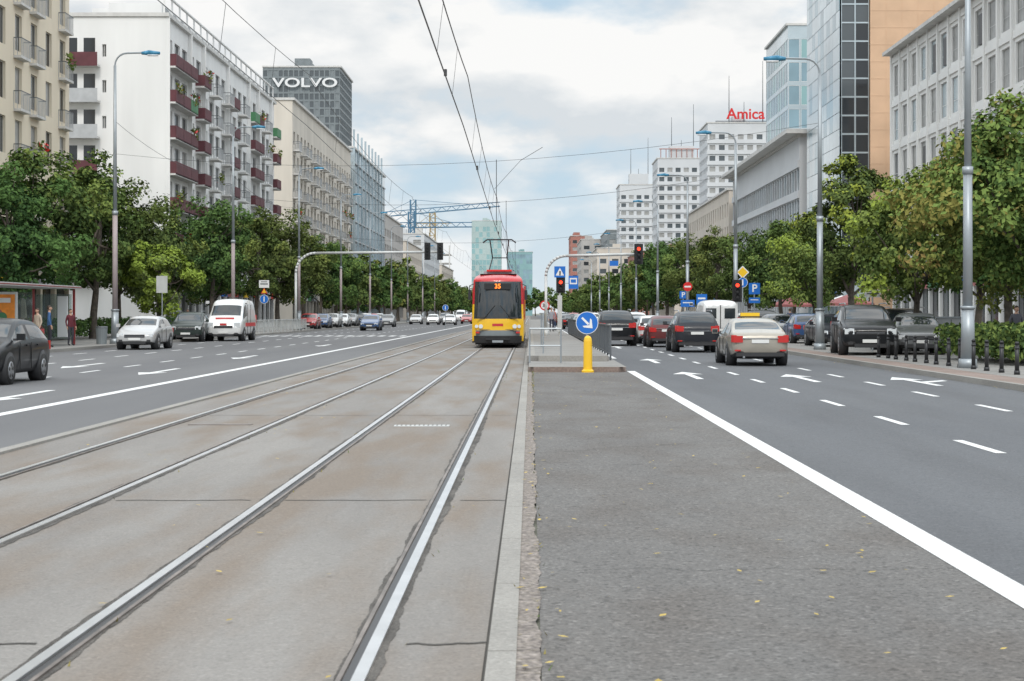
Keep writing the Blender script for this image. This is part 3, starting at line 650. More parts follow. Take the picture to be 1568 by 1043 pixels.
def parasol(x,y,k,r=1.7):
    mb=MB('pole'); mb.cyl((0,0,0),(0,0,2.5),.03,.03,'galv'); mb.use('canopy')
    for i in range(8):
        a,b=2*math.pi*i/8,2*math.pi*(i+1)/8; mb.face([(0,0,2.75),(r*math.cos(a),r*math.sin(a),2.15),(r*math.cos(b),r*math.sin(b),2.15)],k); mb.face([(r*math.cos(a),r*math.sin(a),2.15),(r*math.cos(b),r*math.sin(b),2.15),(r*math.cos(b),r*math.sin(b),1.98),(r*math.cos(a),r*math.sin(a),1.98)],k)
    mb.make('cafe_parasol',(x,y,.12))
for x,y,k in ((21,112,'shop'),(22,120,'swhite'),(20,130,'shop')): parasol(x,y,k)
# ------------------------------------------------------------------ buildings
def facade(mb,ox,oy,oz,u,nrm,cols,rows,cw,ch,win,wall,glass=('g_dark','g_mid','g_mid','g_curt'),inset=.18,mull=1,skip=None,frame='frame',pg='windows',pw='walls',hm=0):
    def P(a,z,d=0): return (ox+u[0]*a+nrm[0]*d,oy+u[1]*a+nrm[1]*d,oz+z)
    a0,a1,b0,b1=win
    for r in range(rows):
        for c in range(cols):
            U=c*cw; Z=r*ch; mb.use(pw)
            if skip and skip(c,r): mb.face([P(U,Z),P(U+cw,Z),P(U+cw,Z+ch),P(U,Z+ch)],wall); continue
            A0,A1,B0,B1=U+a0,U+a1,Z+b0,Z+b1
            mb.face([P(U,Z),P(U+cw,Z),P(U+cw,B0),P(U,B0)],wall); mb.face([P(U,B1),P(U+cw,B1),P(U+cw,Z+ch),P(U,Z+ch)],wall)
            mb.face([P(U,B0),P(A0,B0),P(A0,B1),P(U,B1)],wall); mb.face([P(A1,B0),P(U+cw,B0),P(U+cw,B1),P(A1,B1)],wall)
            if inset>0:
                i=-inset
                mb.face([P(A0,B0),P(A0,B0,i),P(A0,B1,i),P(A0,B1)],wall); mb.face([P(A1,B0),P(A1,B0,i),P(A1,B1,i),P(A1,B1)],wall)
                mb.face([P(A0,B0),P(A1,B0),P(A1,B0,i),P(A0,B0,i)],frame); mb.face([P(A0,B1),P(A1,B1),P(A1,B1,i),P(A0,B1,i)],wall)
            mb.use(pg); g=R.choice(glass); mb.face([P(A0,B0,-inset),P(A1,B0,-inset),P(A1,B1,-inset),P(A0,B1,-inset)],g)
            f=-inset+.03; t=.05
            if mull is not None:
                for (p,q,z0,z1) in [(A0,A0+t,B0,B1),(A1-t,A1,B0,B1),(A0+t,A1-t,B0,B0+t),(A0+t,A1-t,B1-t,B1)]+[(A0+(A1-A0)*m/(mull+1)-t/2,A0+(A1-A0)*m/(mull+1)+t/2,B0+t,B1-t) for m in range(1,mull+1)]:
                    mb.face([P(p,z0,f),P(q,z0,f),P(q,z1,f),P(p,z1,f)],frame)
                if hm: zz=B0+(B1-B0)*hm; mb.face([P(A0+t,zz-t/2,f+.01),P(A1-t,zz-t/2,f+.01),P(A1-t,zz+t/2,f+.01),P(A0+t,zz+t/2,f+.01)],frame)
def building(name,side,xf,y0,y1,H,depth,wall,gh=4,ch=2.9,bay=3,win=(.7,2.3,.9,2.4),gable=None,glass=('g_dark','g_mid','g_mid','g_curt'),frame='frame',inset=.18,mull=1,cb=None,roof='roof',oh=.3,gbay=None,gskip=None,fskip=None,hm=0):
    mb=MB('walls'); s=1 if side<0 else -1; xb=xf-s*depth
    n=max(1,round((y1-y0)/bay)); cw=(y1-y0)/n; k=cw/bay
    rows=int((H-gh-.3)/ch); w=(win[0]*k,win[1]*k,win[2],win[3])
    facade(mb,xf,y0,gh,(0,1),(s,0),n,rows,cw,ch,w,wall,glass,inset,mull,fskip,frame,hm=hm)
    facade(mb,xf,y0,.1,(0,1),(s,0),n,1,cw,gh-.1,(.2*k,cw-.2*k,.5,gh-1.1),wall,('g_dark','g_mid'),.3,1,None,'mull',pg='shopfront')
    top=gh+rows*ch
    mb.use('walls'); mb.face([(xf,y0,top),(xf,y1,top),(xf,y1,H),(xf,y0,H)],wall)
    mb.face([(xf,y1,0),(xb,y1,0),(xb,y1,H),(xf,y1,H)],wall); mb.face([(xb,y0,0),(xb,y1,0),(xb,y1,H),(xb,y0,H)],wall)
    if gable:
        gb=gbay or bay; m=max(1,round(depth/gb)); gw=depth/m; kk=gw/gb
        gwn=(win[0]*kk*gb/bay,win[1]*kk*gb/bay,win[2],win[3]) if gable is True else (gable[0]*kk,gable[1]*kk,gable[2],gable[3])
        facade(mb,xf,y0,gh,(-s,0),(0,-1),m,rows,gw,ch,gwn,wall,glass,inset,mull,gskip,frame,hm=hm)
        mb.use('walls'); mb.face([(xf,y0,0),(xb,y0,0),(xb,y0,gh),(xf,y0,gh)],wall); mb.face([(xf,y0,top),(xb,y0,top),(xb,y0,H),(xf,y0,H)],wall)
    else: mb.face([(xf,y0,0),(xb,y0,0),(xb,y0,H),(xf,y0,H)],wall)
    mb.use('roof'); mb.box(min(xf+s*oh,xb-s*.1),max(xf+s*oh,xb-s*.1),y0-oh*.5,y1+.1,H+.003,H+.3,'slab'); mb.face([(xf,y0,H+.31),(xf,y1,H+.31),(xb,y1,H+.31),(xb,y0,H+.31)],roof)
    mb.use('fascia'); 
    for i in range(n):
        if R.random()<.8: mb.box(xf+s*.02,xf+s*.14,y0+i*cw+.1,y0+(i+1)*cw-.1,gh-1.0,gh-.35,R.choice(['shop','sred','sblue','swhite','mull','syel','par_green','par_grey']))
    for i in range(3):
        cx=(xf+xb)/2+R.uniform(-2,2)*min(1,depth/14); cy=y0+(y1-y0)*(i+.5)/3; mb.use('plant_room'); hw=min(1.5,depth*.2); mb.box(cx-hw,cx+hw,cy-2,cy+2,H+.31,H+2.0,wall)
    if cb: cb(mb,xf,y0,n,cw,rows,gh,ch,s,H)
    return mb.make(name)
def balcony(mb,xf,yc,z,s,w,d,kind):
    mb.use('balconies'); xa=xf+s*.003; xo=xf+s*d
    mb.box(xa,xo,yc-w/2,yc+w/2,z-.15,z,'slab')
    if kind=='rail':
        mb.box(xo-s*.03,xo,yc-w/2,yc+w/2,z+.98,z+1.03,'mull')
        for j in range(int(w/.16)+1): mb.box(xo-s*.02,xo,yc-w/2+j*.16,yc-w/2+j*.16+.03,z,z+.98,'par_grey')
        for yy in(yc-w/2,yc+w/2-.03):
            mb.box(xa,xo,yy,yy+.03,z+.98,z+1.03,'mull')
            for j in range(int(d/.2)): mb.box(xa+s*j*.2,xa+s*(j*.2+.03),yy,yy+.03,z,z+.98,'par_grey')
    else:
        mb.box(xo-s*.06,xo,yc-w/2,yc+w/2,z-.1,z+.95,kind)
        for yy in(yc-w/2,yc+w/2-.05): mb.box(xa,xo-s*.07,yy,yy+.05,z,z+.95,kind)
    if R.random()<.18:
        mb.use('flower_boxes')
        for q in range(50):
            a=Vector((xo+s*R.uniform(-.15,.25),yc+R.uniform(-w/2,w/2)*.7,z+R.uniform(.6,1.45))); d1=Vector((R.uniform(-.2,.2),R.uniform(-.2,.2),R.uniform(-.1,.2))); d2=Vector((R.uniform(-.2,.2),R.uniform(-.2,.2),R.uniform(-.15,.15)))
            mb.face([a,a+d1,a+d1+d2,a+d2],R.choice(['leaf_m','leaf_l','leaf_m','sred'] if q%3==0 else ['leaf_m','leaf_l']))
def cb_white(mb,xf,y0,n,cw,rows,gh,ch,s,H):
    pat=['M','M','M',None,'M',None,'R',None,'R','M',None,'R',None,'M','M',None,'R',None,'M']
    for r in range(1,rows):
        for c in range(n):
            p=pat[c%len(pat)]
            if p: balcony(mb,xf,y0+(c+.5)*cw,gh+r*ch,s,cw*(.97 if p=='M' else .8),.85,('rail' if p=='R' else (R.choice(['par_red']*11+['par_green']))))
    mb.use('piers')
    for c in (0,3,5,9,13,15,18):
        mb.box(xf+s*.004,xf+s*.35,y0+c*cw-.12 if c else y0+.002,y0+c*cw+.12,gh+ch-.4,H,'white_w')
    mb.use('pergola'); zt=H+.3
    mb.box(xf-s*.2,xf-s*.0,y0,y0+n*cw,zt+1.5,zt+1.62,'white_w')
    for c in range(0,n+1,1): mb.box(xf-s*.18,xf-s*.04,y0+c*cw-.07 if c else y0,y0+c*cw+.07,zt,zt+1.5,'white_w')
    mb.box(xf-s*6,xf-s*1.6,y0+6,y0+n*cw-1,zt+.02,zt+1.9,'white_w')
    for c in range(2,n): mb.box(xf-s*1.62,xf-s*1.55,y0+c*cw+1.2,y0+c*cw+2.6,zt+.4,zt+1.7,'g_mid')
    for r in range(rows):
        z=gh+r*ch
        mb.use('balconies'); mb.box(-37.2,-34.2,y0-.9,y0-.003,z-.15,z,'slab'); mb.box(-37.2,-34.2,y0-.95,y0-.9,z-.15,z+.95,'par_red' if r in(3,6) else 'par_grey')
        mb.use('windows'); mb.box(-36.9,-34.6,y0-.05,y0-.004,z+.1,z+2.2,'g_dark'); mb.box(-36.0,-35.5,y0-.07,y0-.051,z+.1,z+2.2,'white_w')
def cb_beige(mb,xf,y0,n,cw,rows,gh,ch,s,H):
    for r in range(0,rows):
        for c in range(n):
            if c%3!=1: balcony(mb,xf,y0+(c+.5)*cw,gh+r*ch,s,cw*.62,.45,'rail')
building('apartment_building',-1,-29.6,72,109,34,12,M['beige_w'],4.2,3.05,3.1,(.9,2.2,.35,2.45),gable=(1.1,2.0,.8,2.3),cb=cb_beige)
building('apartment_building',-1,-29,135,192,25.2,13,M['white_w'],4.2,2.85,3,(.45,2.5,.5,2.35),gable=(1.35,1.65,.7,1.7),cb=cb_white,gskip=lambda c,r:c in(0,))
def cb_grey(mb,xf,y0,n,cw,rows,gh,ch,s,H):
    for r in range(1,rows):
        for c in range(n):
            if c%3!=1: balcony(mb,xf,y0+(c+.5)*cw,gh+r*ch,s,cw*.7,.8,'rail')
building('apartment_building',-1,-29,207,274,27.6,16,M['tan_w'],4.2,2.9,3.3,(.9,2.3,.7,2.3),cb=cb_grey)
def cb_fins(mb,xf,y0,n,cw,rows,gh,ch,s,H):
    mb.use('fins')
    for c in range(0,n//4): mb.box(xf+s*.06,xf+s*.4,y0+c*cw*4-.06,y0+c*cw*4+.06,gh,H+3,'g_pale')
    for r in range(rows+1): mb.box(xf+s*.05,xf+s*.2,y0,y0+n*cw,gh+r*ch-.15,gh+r*ch+.05,'par_grey')
building('glass_office_building',-1,-29,277,338,28.6,18,M['g_pale'],4,3.2,1.6,(.08,1.52,.1,3.0),gable=True,glass=('g_blue','g_blue','g_pale','g_blue'),inset=.05,mull=0,cb=cb_fins)
def cb_tower(mb,xf,y0,n,cw,rows,gh,ch,s,H):
    mb.use('rooftop_letters'); text_part(mb,'VOLVO',3.1,'swhite',Matrix.Translation((-43.7,y0-.5,46.3))@FACE@Matrix.Diagonal((1.22,.8,1,1)))
building('office_tower',-1,-37,330,352,49.4,15,M['louvre'],4,1.5,1.0,(.12,.88,.15,1.3),gable=True,glass=('g_mid','louvre','g_mid'),frame='par_grey',inset=.08,mull=None,cb=cb_tower)
for i,(a,b,h,w) in enumerate(((350,400,22,'grey_w'),(410,470,19,'far_w2'),(480,560,24,'far_w'),(575,660,18,'far_w2'))):
    building('city_building',-1,-30,a,b,h,16,M[w],4,3.2,4,(.9,3.1,.8,2.4),gable=True,mull=0)
# right side
def cb_grid(mb,xf,y0,n,cw,rows,gh,ch,s,H):
    mb.use('piers')
    for c in range(n+1): mb.box(xf+s*.003,xf+s*.2,y0+c*cw-.2,y0+c*cw+.2,gh,H,'stone')
    for r in range(rows+1): mb.box(xf+s*.004,xf+s*.12,y0,y0+n*cw,gh+r*ch-.25,gh+r*ch+.25,'stone')
    mb.use('dark_panes')  # black boxes set into some window openings as dark panes
    for r in range(rows):
        for c in range(n):
            if R.random()<.3: mb.box(xf-s*.12,xf-s*.02,y0+c*cw+.9,y0+c*cw+cw*.62,gh+r*ch+.75,gh+r*ch+2.9,'black')
building('office_building',1,32,92,150,24.3,16,M['stone'],4.6,3.85,3.4,(.55,2.85,.6,3.3),gable=True,glass=('g_curt','g_pale','g_curt','g_mid'),cb=cb_grid,hm=.35,oh=.9,inset=.15)
def cb_curtain(mb,xf,y0,n,cw,rows,gh,ch,s,H):
    mb.use('curtain_wall')
    for r in range(27):
        for c in range(11): mb.box(29.1,29.16,160.05+c*1.7,161.7+c*1.7,4.6+r*1.6,6.15+r*1.6,R.choice(['g_pale','g_pale','g_blue']))
building('glass_tower',1,29.3,160,179,48,2.6,M['g_pale'],4.5,1.75,1.9,(.06,1.84,.06,1.69),gable=(.05,1.2,.06,1.69),gbay=1.25,glass=('g_dark','g_dark','g_mid'),frame='mull',inset=.04,mull=0,cb=cb_curtain)
building('orange_tower',1,31.95,159.6,180,50,9,M['orange_w'],4.5,1.6,3.2,(.05,3.1,.03,1.55),gable=(.02,1.58,.02,1.55),gbay=1.6,glass=('orange_w','orange_w'),inset=.02,mull=None)
building('glass_tower',1,36.4,240,262,42.3,14,M['g_pale'],4.5,3.3,1.7,(.1,1.6,.15,2.9),gable=True,glass=('g_blue','g_blue','g_teal'),inset=.04,mull=0)
def cb_slab(mb,xf,y0,n,cw,rows,gh,ch,s,H):
    mb.use('cornice'); mb.box(xf-1.6,xf+6,y0-1.2,y0+n*cw+1,H+.31,H+.75,'slab')
    mb.use('bands')
    for r in range(rows+1): mb.box(xf+s*.01,xf+s*.18,y0,y0+n*cw,gh+r*ch-.35,gh+r*ch+.45,'far_w')
building('office_building',1,29,183,243,20.6,10,M['far_w'],4.5,3.3,1.9,(.2,1.7,.5,2.85),gable=(1.2,2.0,.6,2.6),gbay=3,glass=('g_mid','g_blue','g_mid'),cb=cb_slab)
building('tenement_house',1,29,248,312,19.6,14,M['far_w2'],4.5,3.5,3.2,(1.0,2.2,.8,2.9),gable=True,glass=('g_dark','g_mid'),mull=1)
for nm,xf,y0,H,d,w in (('residential_tower',47,450,52,20,'far_w'),('residential_tower',39,520,49,15,'far_w'),('residential_tower',31.6,600,47,13.6,'far_w')):
    def cbt(mb,xf,y0,n,cw,rows,gh,ch,s,H,d=d):
        mb.use('bands')
        for r in range(rows): mb.box(xf-.25,xf+d+.0,y0-.3,y0-.004,gh+r*ch-.1,gh+r*ch+.95,'far_w')
        if H!=52: mb.use('plant_room'); mb.box(xf+d*.25,xf+d*.75,y0+1,y0+6,H+.32,H+4,'far_w')
        mb.use('antennas')
        for q,hh in((.3,13),(.75,17),(.5,6)): mb.cyl((xf+d*q,y0+3,H),(xf+d*q,y0+3,H+hh),.15,.06,'mull',5)
        if H==52: mb.use('rooftop_letters'); text_part(mb,'Amica',4.0,'sred',T(xf+d*.5,y0-.6,H+2.3)); mb.box(xf+2,xf+d-2,y0-.3,y0-.2,H+.4,H+.6,'mull')
        if H==49:
            mb.use('roof_frame')
            for i in range(9): mb.tube([(xf+1+i*1.6,y0+.5,H+.3),(xf+1+i*1.6,y0+.5,H+3)],.12,'brick',5)
            mb.tube([(xf+.5,y0+.5,H+3),(xf+14.5,y0+.5,H+3)],.15,'brick',5)
    building(nm,1,xf,y0,y0+22,H,d,M[w],4,2.85,2.6,(.5,2.1,.95,2.3),gable=True,glass=('g_mid','g_curt'),mull=None,cb=cbt)
for xf,a,b,H,d,w in ((28,330,400,14,14,'far_w2'),(27,420,470,17,20,'brick'),(22,560,640,23,12,'far_w2'),(21,700,760,32,9,'grey_w'),(29,640,700,33,16,'louvre'),(19,800,840,38,8,'brick')):
    building('city_building',1,xf,a,b,H,d,M[w],4,3.3,4,(.9,3.1,.8,2.4),gable=True,mull=0)
building('skyscraper',-1,-19,1100,1125,61.5,19,M['g_far'],4,3.6,2.4,(.15,2.25,.25,3.3),gable=True,glass=('g_far','g_teal'),inset=.05,mull=None)
building('office_tower',-1,1.5,1200,1225,45,18,M['g_teal'],4,3.6,2.4,(.15,2.25,.25,3.3),gable=True,glass=('g_teal','g_blue'),inset=.05,mull=None)
building('city_building',-1,-60,900,960,35,14,M['far_w'],4,3.5,4,(.9,3.1,.8,2.4),gable=True,mull=0)
# ------------------------------------------------------------------ cranes
def crane(x,y,H,jl,jr,k,w=2.2,ang=0.05):
    mb=MB('tower'); r=.34
    for sx in(0,w):
        for sy in(0,w): mb.cyl((sx,sy,0),(sx,sy,H+6),r,r,k,4)
    z=0;f=0
    while z<H+4:
        if f%2: mb.cyl((0,0,z),(w,0,z+2.4),r*.6,r*.6,k,4)
        else: mb.cyl((w,0,z),(0,0,z+2.4),r*.6,r*.6,k,4)
        mb.cyl((0,0,z),(w,0,z),r*.6,r*.6,k,4); z+=2.4; f+=1
    mb.use('jib'); r=.24
    def zz(x): return H+x*ang
    mb.cyl((-jl,0,zz(-jl)),(jr,0,zz(jr)),r,r,k,4); mb.cyl((-jl,w,zz(-jl)),(jr,w,zz(jr)),r,r,k,4); mb.cyl((-jl,w/2,zz(-jl)+1.9),(jr,w/2,zz(jr)+1.7),r,r,k,4)
    x_=-jl; f=0
    while x_<jr-2: mb.cyl((x_,0,zz(x_)+(0 if f%2 else 1.8)),(x_+2,0,zz(x_+2)+(1.8 if f%2 else 0)),r*.6,r*.6,k,4); x_+=2; f+=1
    mb.use('cab'); mb.box(-1.2,.0,-1,.6,H-2.2,H-.1,'swhite'); mb.box(-jl,-jl+3,-.5,w+.3,zz(-jl)-2.6,zz(-jl)-.1,'slab')
    mb.cyl((w/2,w/2,H+6),(jr*.7,w/2,zz(jr*.7)+1.6),.12,.12,k,4); mb.cyl((w/2,w/2,H+6),(-jl+1,w/2,zz(-jl)+1.6),.12,.12,k,4)
    mb.make('tower_crane',(x,y,0))
crane(-49.5,700,42.5,11,37,'crane',ang=.09); crane(-41.5,700,37,6,9,'crane_y',ang=.02); crane(-46,640,34,8,24,'crane',ang=.01)
mb=MB('frame')
for f in range(8):
    mb.box(-56,-36,760,780,4*f,4*f+.35,'slab')
    for q in range(6): mb.box(-56+q*3.9,-55.4+q*3.9,760,760.6,4*f+.35,4*f+4,'slab')
mb.make('construction_site_building')
# ------------------------------------------------------------------ trees
def tree_meshes(seed,H,cr,zb,nl,ls,cols,nclump=80):
    rg=np.random.default_rng(seed); rr=random.Random(seed)
    mb=MB('trunk'); p=Vector((0,0,0)); r=.03*H*.75
    pts=[p.copy()]
    for i in range(6):
        p=p+Vector((rr.uniform(-.12,.12),rr.uniform(-.12,.12),H*.75/6)); pts.append(p.copy())
    for i in range(6): mb.cyl(pts[i],pts[i+1],r*(1-i/7),r*(1-(i+1)/7),'bark',8,False)
    cz=(zb+H)/2; hz=(H-zb)/2
    C=[]
    while len(C)<nclump:
        d=rg.normal(size=3); d/=np.linalg.norm(d); q=rg.uniform(.25,1)**.45
        lob=1+.26*math.sin(3*math.atan2(d[1],d[0])+seed)+.2*math.sin(5*d[2]+seed*2)
        wz=1.0 if d[2]<0 else 1-.2*d[2]
        c=np.array([d[0]*cr*q*lob*wz,d[1]*cr*q*lob*wz,cz+d[2]*hz*q*.92*(1+.12*math.sin(4*math.atan2(d[1],d[0])+seed*3))]); C.append(c)
    C=np.array(C)
    for i in range(14):
        c=C[rr.randrange(len(C))]; b=pts[rr.randint(2,5)]; e=Vector(c); m=b.lerp(e,.5)+Vector((0,0,-.2)); rad=r*.35
        mb.cyl(b,m,rad,rad*.6,'bark',6,False); mb.cyl(m,e,rad*.6,rad*.2,'bark',5,False)
    parts=mb.meshes('tree',True)
    ci=rg.integers(0,nclump,nl); csz=rg.uniform(.14,.27,nclump)*cr
    d=rg.normal(size=(nl,3)); d/=np.linalg.norm(d,axis=1)[:,None]
    rad=csz[ci]*rg.uniform(.45,1.15,nl)
    pos=C[ci]+d*rad[:,None]*np.array([1,1,.75])
    out=pos-np.array([0,0,cz]); out/=np.linalg.norm(out,axis=1)[:,None]+1e-6
    nr=d*.6+out*.5+rg.normal(size=(nl,3))*.5+np.array([0,0,.35]); nr/=np.linalg.norm(nr,axis=1)[:,None]
    t=np.cross(nr,rg.normal(size=(nl,3))); t/=np.linalg.norm(t,axis=1)[:,None]; b=np.cross(nr,t)
    s=ls*rg.uniform(.6,1.3,nl)[:,None]
    v=np.stack([pos-t*s*.6,pos+b*s*.36+nr*s*.08,pos+t*s*.6,pos-b*s*.36+nr*s*.08],1).reshape(-1,3)
    f=np.arange(nl*4).reshape(-1,4)
    me=bpy.data.meshes.new('crown'); me.from_pydata(v.tolist(),[],f.tolist())
    for k in cols: me.materials.append(M[k])
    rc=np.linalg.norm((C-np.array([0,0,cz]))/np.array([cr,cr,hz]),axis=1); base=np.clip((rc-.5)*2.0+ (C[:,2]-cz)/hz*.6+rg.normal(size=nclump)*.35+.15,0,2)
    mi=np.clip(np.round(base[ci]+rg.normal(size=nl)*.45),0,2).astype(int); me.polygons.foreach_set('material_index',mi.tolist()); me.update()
    return parts+[('crown',me)]
G=('leaf_d','leaf_m','leaf_l'); GL=('leaf_m','leaf_l','leaf_y'); GO=('leaf_m','leaf_l','leaf_o'); GD=('leaf_d','leaf_m','leaf_m')
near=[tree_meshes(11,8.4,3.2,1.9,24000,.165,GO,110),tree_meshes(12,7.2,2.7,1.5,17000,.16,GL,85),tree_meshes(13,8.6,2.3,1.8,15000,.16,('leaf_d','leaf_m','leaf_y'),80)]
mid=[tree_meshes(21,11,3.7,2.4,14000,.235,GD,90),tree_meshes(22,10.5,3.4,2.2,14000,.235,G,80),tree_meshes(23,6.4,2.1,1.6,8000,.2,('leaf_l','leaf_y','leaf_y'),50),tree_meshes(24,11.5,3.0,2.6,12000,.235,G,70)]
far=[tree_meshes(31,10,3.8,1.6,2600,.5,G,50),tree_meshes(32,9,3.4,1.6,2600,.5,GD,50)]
def tree(p,x,y,rot,sc=1.,name='tree'): place(name,p,(x,y,.1),rot,sc,)
tree(near[0],15.6,52,0,1.03); tree(near[0],16.8,59.5,2.1,.98); tree(near[1],15.2,67,1,1.03); tree(near[2],15.2,80,2,1.06); tree(near[1],15.6,93,3,.92)
tree(near[0],20.5,63,4,.95); tree(near[2],19.5,74,5,1); tree(mid[1],16.5,112,1,.78); tree(mid[0],16,124,2,.72); tree(mid[3],16,146,3,.78); tree(mid[0],16,160,4,.85); tree(mid[1],15.8,176,5,.9); tree(mid[0],15.8,195,.5,.95); tree(mid[3],15.6,214,1.5,.9)
tree(mid[1],21,135,4,.85)
tree(mid[0],-25.2,82,.3,.82); tree(mid[1],-26.6,90,1.3,1.04); tree(mid[3],-25.5,99,4.3,.95); tree(mid[0],-26.2,108,2.3,.95); tree(mid[2],-22.3,101.5,1,1.0,'young_tree')
tree(mid[1],-26.2,120,3,.88); tree(mid[0],-25,133,4,1.0); tree(mid[1],-26.5,142,1,.93); tree(mid[3],-24.5,151,5,.95); tree(mid[0],-24.8,167,1,1.1); tree(mid[1],-24.5,183,2,1.02); tree(mid[3],-24.5,199,3,.93); tree(mid[1],-24.5,215,4,1.05)
def mass(name,items):
    e=bpy.data.objects.new(name,None); COL.objects.link(e)
    for p,x,y,rt,s in items:
        for nm,me in p:
            o=bpy.data.objects.new(nm,me); COL.objects.link(o); o.parent=e; o.location=(x,y,0); o.rotation_euler=(0,0,rt); o.scale=(s,)*3
mass('distant_trees',[(far[i%2],-24.5+R.uniform(-1,1),230+16*i,R.uniform(0,6),R.uniform(.85,1.25)) for i in range(36)])
mass('distant_trees',[(far[i%2],15.8+R.uniform(-.6,1),232+17*i,R.uniform(0,6),R.uniform(.75,1.1)) for i in range(30)])
mass('distant_trees',[(far[i%2],-60+7*i,960+R.uniform(-40,40),R.uniform(0,6),R.uniform(1.3,2.0)) for i in range(20)])
def hedge(name,x0,x1,y0,y1,h,nl,cols=G):
    rg=np.random.default_rng(5)
    pos=np.stack([rg.uniform(x0,x1,nl),rg.uniform(y0,y1,nl),rg.uniform(.05,1,nl)**.6*h],1)
    pos[:,2]*=1+.14*np.sin(pos[:,0]*2.3)*np.sin(pos[:,1]*1.7)+.06*np.sin(pos[:,0]*7.1)
    nr=rg.normal(size=(nl,3))+np.array([0,-.4,.6]); nr/=np.linalg.norm(nr,axis=1)[:,None]; t=np.cross(nr,rg.normal(size=(nl,3))); t/=np.linalg.norm(t,axis=1)[:,None]; b=np.cross(nr,t); s=rg.uniform(.05,.12,nl)[:,None]
    v=np.stack([pos-t*s,pos+b*s*.6,pos+t*s,pos-b*s*.6],1).reshape(-1,3); me=bpy.data.meshes.new(name); me.from_pydata(v.tolist(),[],np.arange(nl*4).reshape(-1,4).tolist())
    for k in cols: me.materials.append(M[k])
    me.polygons.foreach_set('material_index',rg.integers(0,3,nl).tolist()); me.update(); place(name,[('leaves',me)],(0,0,.12))
hedge('hedge',13.3,19,47.5,56,1.05,22000); hedge('hedge',14.5,16.5,70,76,.8,4000)
hedge('hedge',-27.5,-25.5,84,100,1.1,8000,GD); hedge('hedge',-27.5,-25.5,104,135,1.1,10000,GD)
mb=MB()
for i in range(420):
    q=R.random()
    if q<.45: x=R.uniform(.05,2.6); y=R.uniform(4.5,46)
    elif q<.65: x=R.uniform(-.06,.16); y=R.uniform(4.5,46)
    elif q<.8: x=R.uniform(9.7,10.1); y=R.uniform(25,70)
    else: x=R.uniform(-5.8,-.3); y=R.uniform(5,40)
    a=R.uniform(0,6.28); l=R.uniform(.012,.034); w=l*.55; cx,cy=math.cos(a),math.sin(a); zz=.016
    mb.face([(x-cx*l,y-cy*l,zz),(x-cy*w,y+cx*w,zz+.004),(x+cx*l,y+cy*l,zz+.006),(x+cy*w,y-cx*w,zz+.003)],'leaf_fall')
mb.make('fallen_leaves')
mb=MB()
for i in range(900):
    x=R.choice([.05,.06,-.06,-.63,-2.12,-3.55,-5.3,-6.0])+R.uniform(-.02,.03); y=R.choice([R.uniform(5,60),R.uniform(34,47)]); 
    if x<.0 and R.random()<.6: continue
    h=R.uniform(.01,.04); a=R.uniform(0,6.28); mb.face([(x,y,0.004),(x+.012*math.cos(a),y+.012*math.sin(a),.004),(x+.025*math.cos(a+1),y+.025*math.sin(a+1),h)],R.choice(['leaf_m','leaf_o','leaf_o']))
mb.make('weeds')
# ------------------------------------------------------------------ sky / light / camera
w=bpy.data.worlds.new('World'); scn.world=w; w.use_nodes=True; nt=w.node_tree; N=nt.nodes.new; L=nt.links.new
try: w.cycles.sampling_method='MANUAL'; w.cycles.sample_map_resolution=512
except Exception: pass
bg=nt.nodes['Background']; bg.inputs['Strength'].default_value=.1
SE=math.radians(45); az=math.radians(182)
sky=N('ShaderNodeTexSky'); sky.sky_type='NISHITA'; sky.sun_disc=False; sky.sun_elevation=SE; sky.sun_rotation=az; sky.dust_density=1.5
tc=N('ShaderNodeTexCoord')
def cloud_noise(dz,det):
    mp=N('ShaderNodeMapping'); mp.inputs['Scale'].default_value=(1,1,2.2); mp.inputs['Location'].default_value=(.40,.55,.1+dz*2.2); L(tc.outputs['Generated'],mp.inputs['Vector'])
    n=N('ShaderNodeTexNoise'); n.inputs['Scale'].default_value=5.6; n.inputs['Detail'].default_value=det; n.inputs['Roughness'].default_value=.52; L(mp.outputs[0],n.inputs['Vector']); return n
n1=cloud_noise(0,7); n2=cloud_noise(.02,7)
r1=N('ShaderNodeValToRGB'); r1.color_ramp.elements[0].position=.40; r1.color_ramp.elements[1].position=.50; L(n1.outputs['Fac'],r1.inputs['Fac'])
df=N('ShaderNodeMath'); df.operation='SUBTRACT'; L(n1.outputs['Fac'],df.inputs[0]); L(n2.outputs['Fac'],df.inputs[1])
sc_=N('ShaderNodeMath'); sc_.operation='MULTIPLY_ADD'; sc_.inputs[1].default_value=7.0; sc_.inputs[2].default_value=.6; sc_.use_clamp=True; L(df.outputs[0],sc_.inputs[0])
cl=N('ShaderNodeMixRGB'); cl.inputs[1].default_value=(7.0,7.45,7.8,1); cl.inputs[2].default_value=(9.6,9.6,9.5,1); L(sc_.outputs[0],cl.inputs[0])
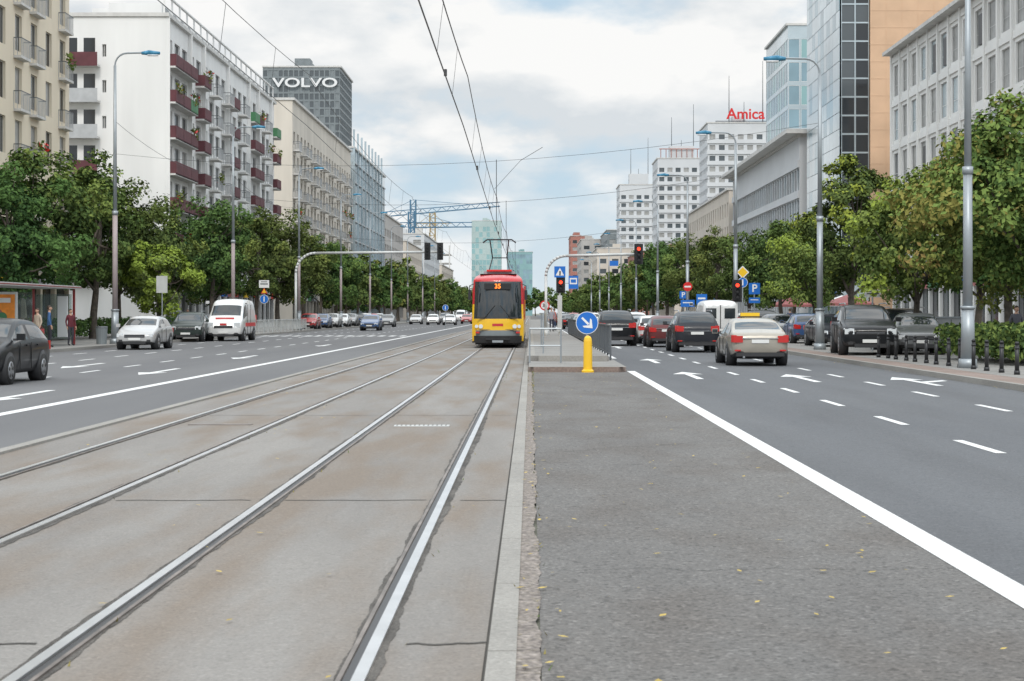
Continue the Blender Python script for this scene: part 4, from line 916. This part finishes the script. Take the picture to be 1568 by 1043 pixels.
hz=N('ShaderNodeMixRGB'); hz.inputs[0].default_value=.85; hz.inputs[2].default_value=(5.6,7.2,8.5,1); L(sky.outputs[0],hz.inputs[1])
mx=N('ShaderNodeMixRGB'); L(r1.outputs[0],mx.inputs[0]); L(hz.outputs[0],mx.inputs[1]); L(cl.outputs[0],mx.inputs[2])
sp=N('ShaderNodeSeparateXYZ'); L(tc.outputs['Generated'],sp.inputs[0])
hr=N('ShaderNodeMapRange'); hr.inputs['From Min'].default_value=0; hr.inputs['From Max'].default_value=.08; hr.inputs['To Min'].default_value=.7; hr.inputs['To Max'].default_value=0; L(sp.outputs['Z'],hr.inputs['Value'])
mh=N('ShaderNodeMixRGB'); mh.inputs[2].default_value=(7.9,8.6,9.0,1); L(hr.outputs[0],mh.inputs[0]); L(mx.outputs[0],mh.inputs[1])
zr=N('ShaderNodeMapRange'); zr.inputs['From Min'].default_value=.2; zr.inputs['From Max'].default_value=.55; zr.inputs['To Min'].default_value=1; zr.inputs['To Max'].default_value=1.95; L(sp.outputs['Z'],zr.inputs['Value'])  # sky brightened above the frame, added to put more light on walls
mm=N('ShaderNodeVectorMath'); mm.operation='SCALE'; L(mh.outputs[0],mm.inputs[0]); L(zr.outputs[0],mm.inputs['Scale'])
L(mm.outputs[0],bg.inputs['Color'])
sl=bpy.data.lights.new('sun','SUN'); sl.energy=1.5; sl.angle=math.radians(12); sl.color=(1,.96,.9)
so=bpy.data.objects.new('sun',sl); COL.objects.link(so)
d=Vector((-.03*math.cos(SE),-1*math.cos(SE),math.sin(SE)))
so.rotation_euler=(-d).to_track_quat('-Z','Y').to_euler(); so.location=(0,0,60)
cam=bpy.data.cameras.new('camera'); co=bpy.data.objects.new('camera',cam); COL.objects.link(co); scn.camera=co
co.location=(0,0,1.6); co.rotation_euler=(math.radians(90),0,0)
cam.sensor_width=36; cam.lens=59.7; cam.shift_x=-.0179; cam.shift_y=-.0265; cam.clip_end=9000; cam.clip_start=.1
cam.dof.use_dof=True; cam.dof.focus_distance=60; cam.dof.aperture_fstop=8
scn.view_settings.view_transform='Standard'; scn.view_settings.look='None'; scn.view_settings.exposure=0
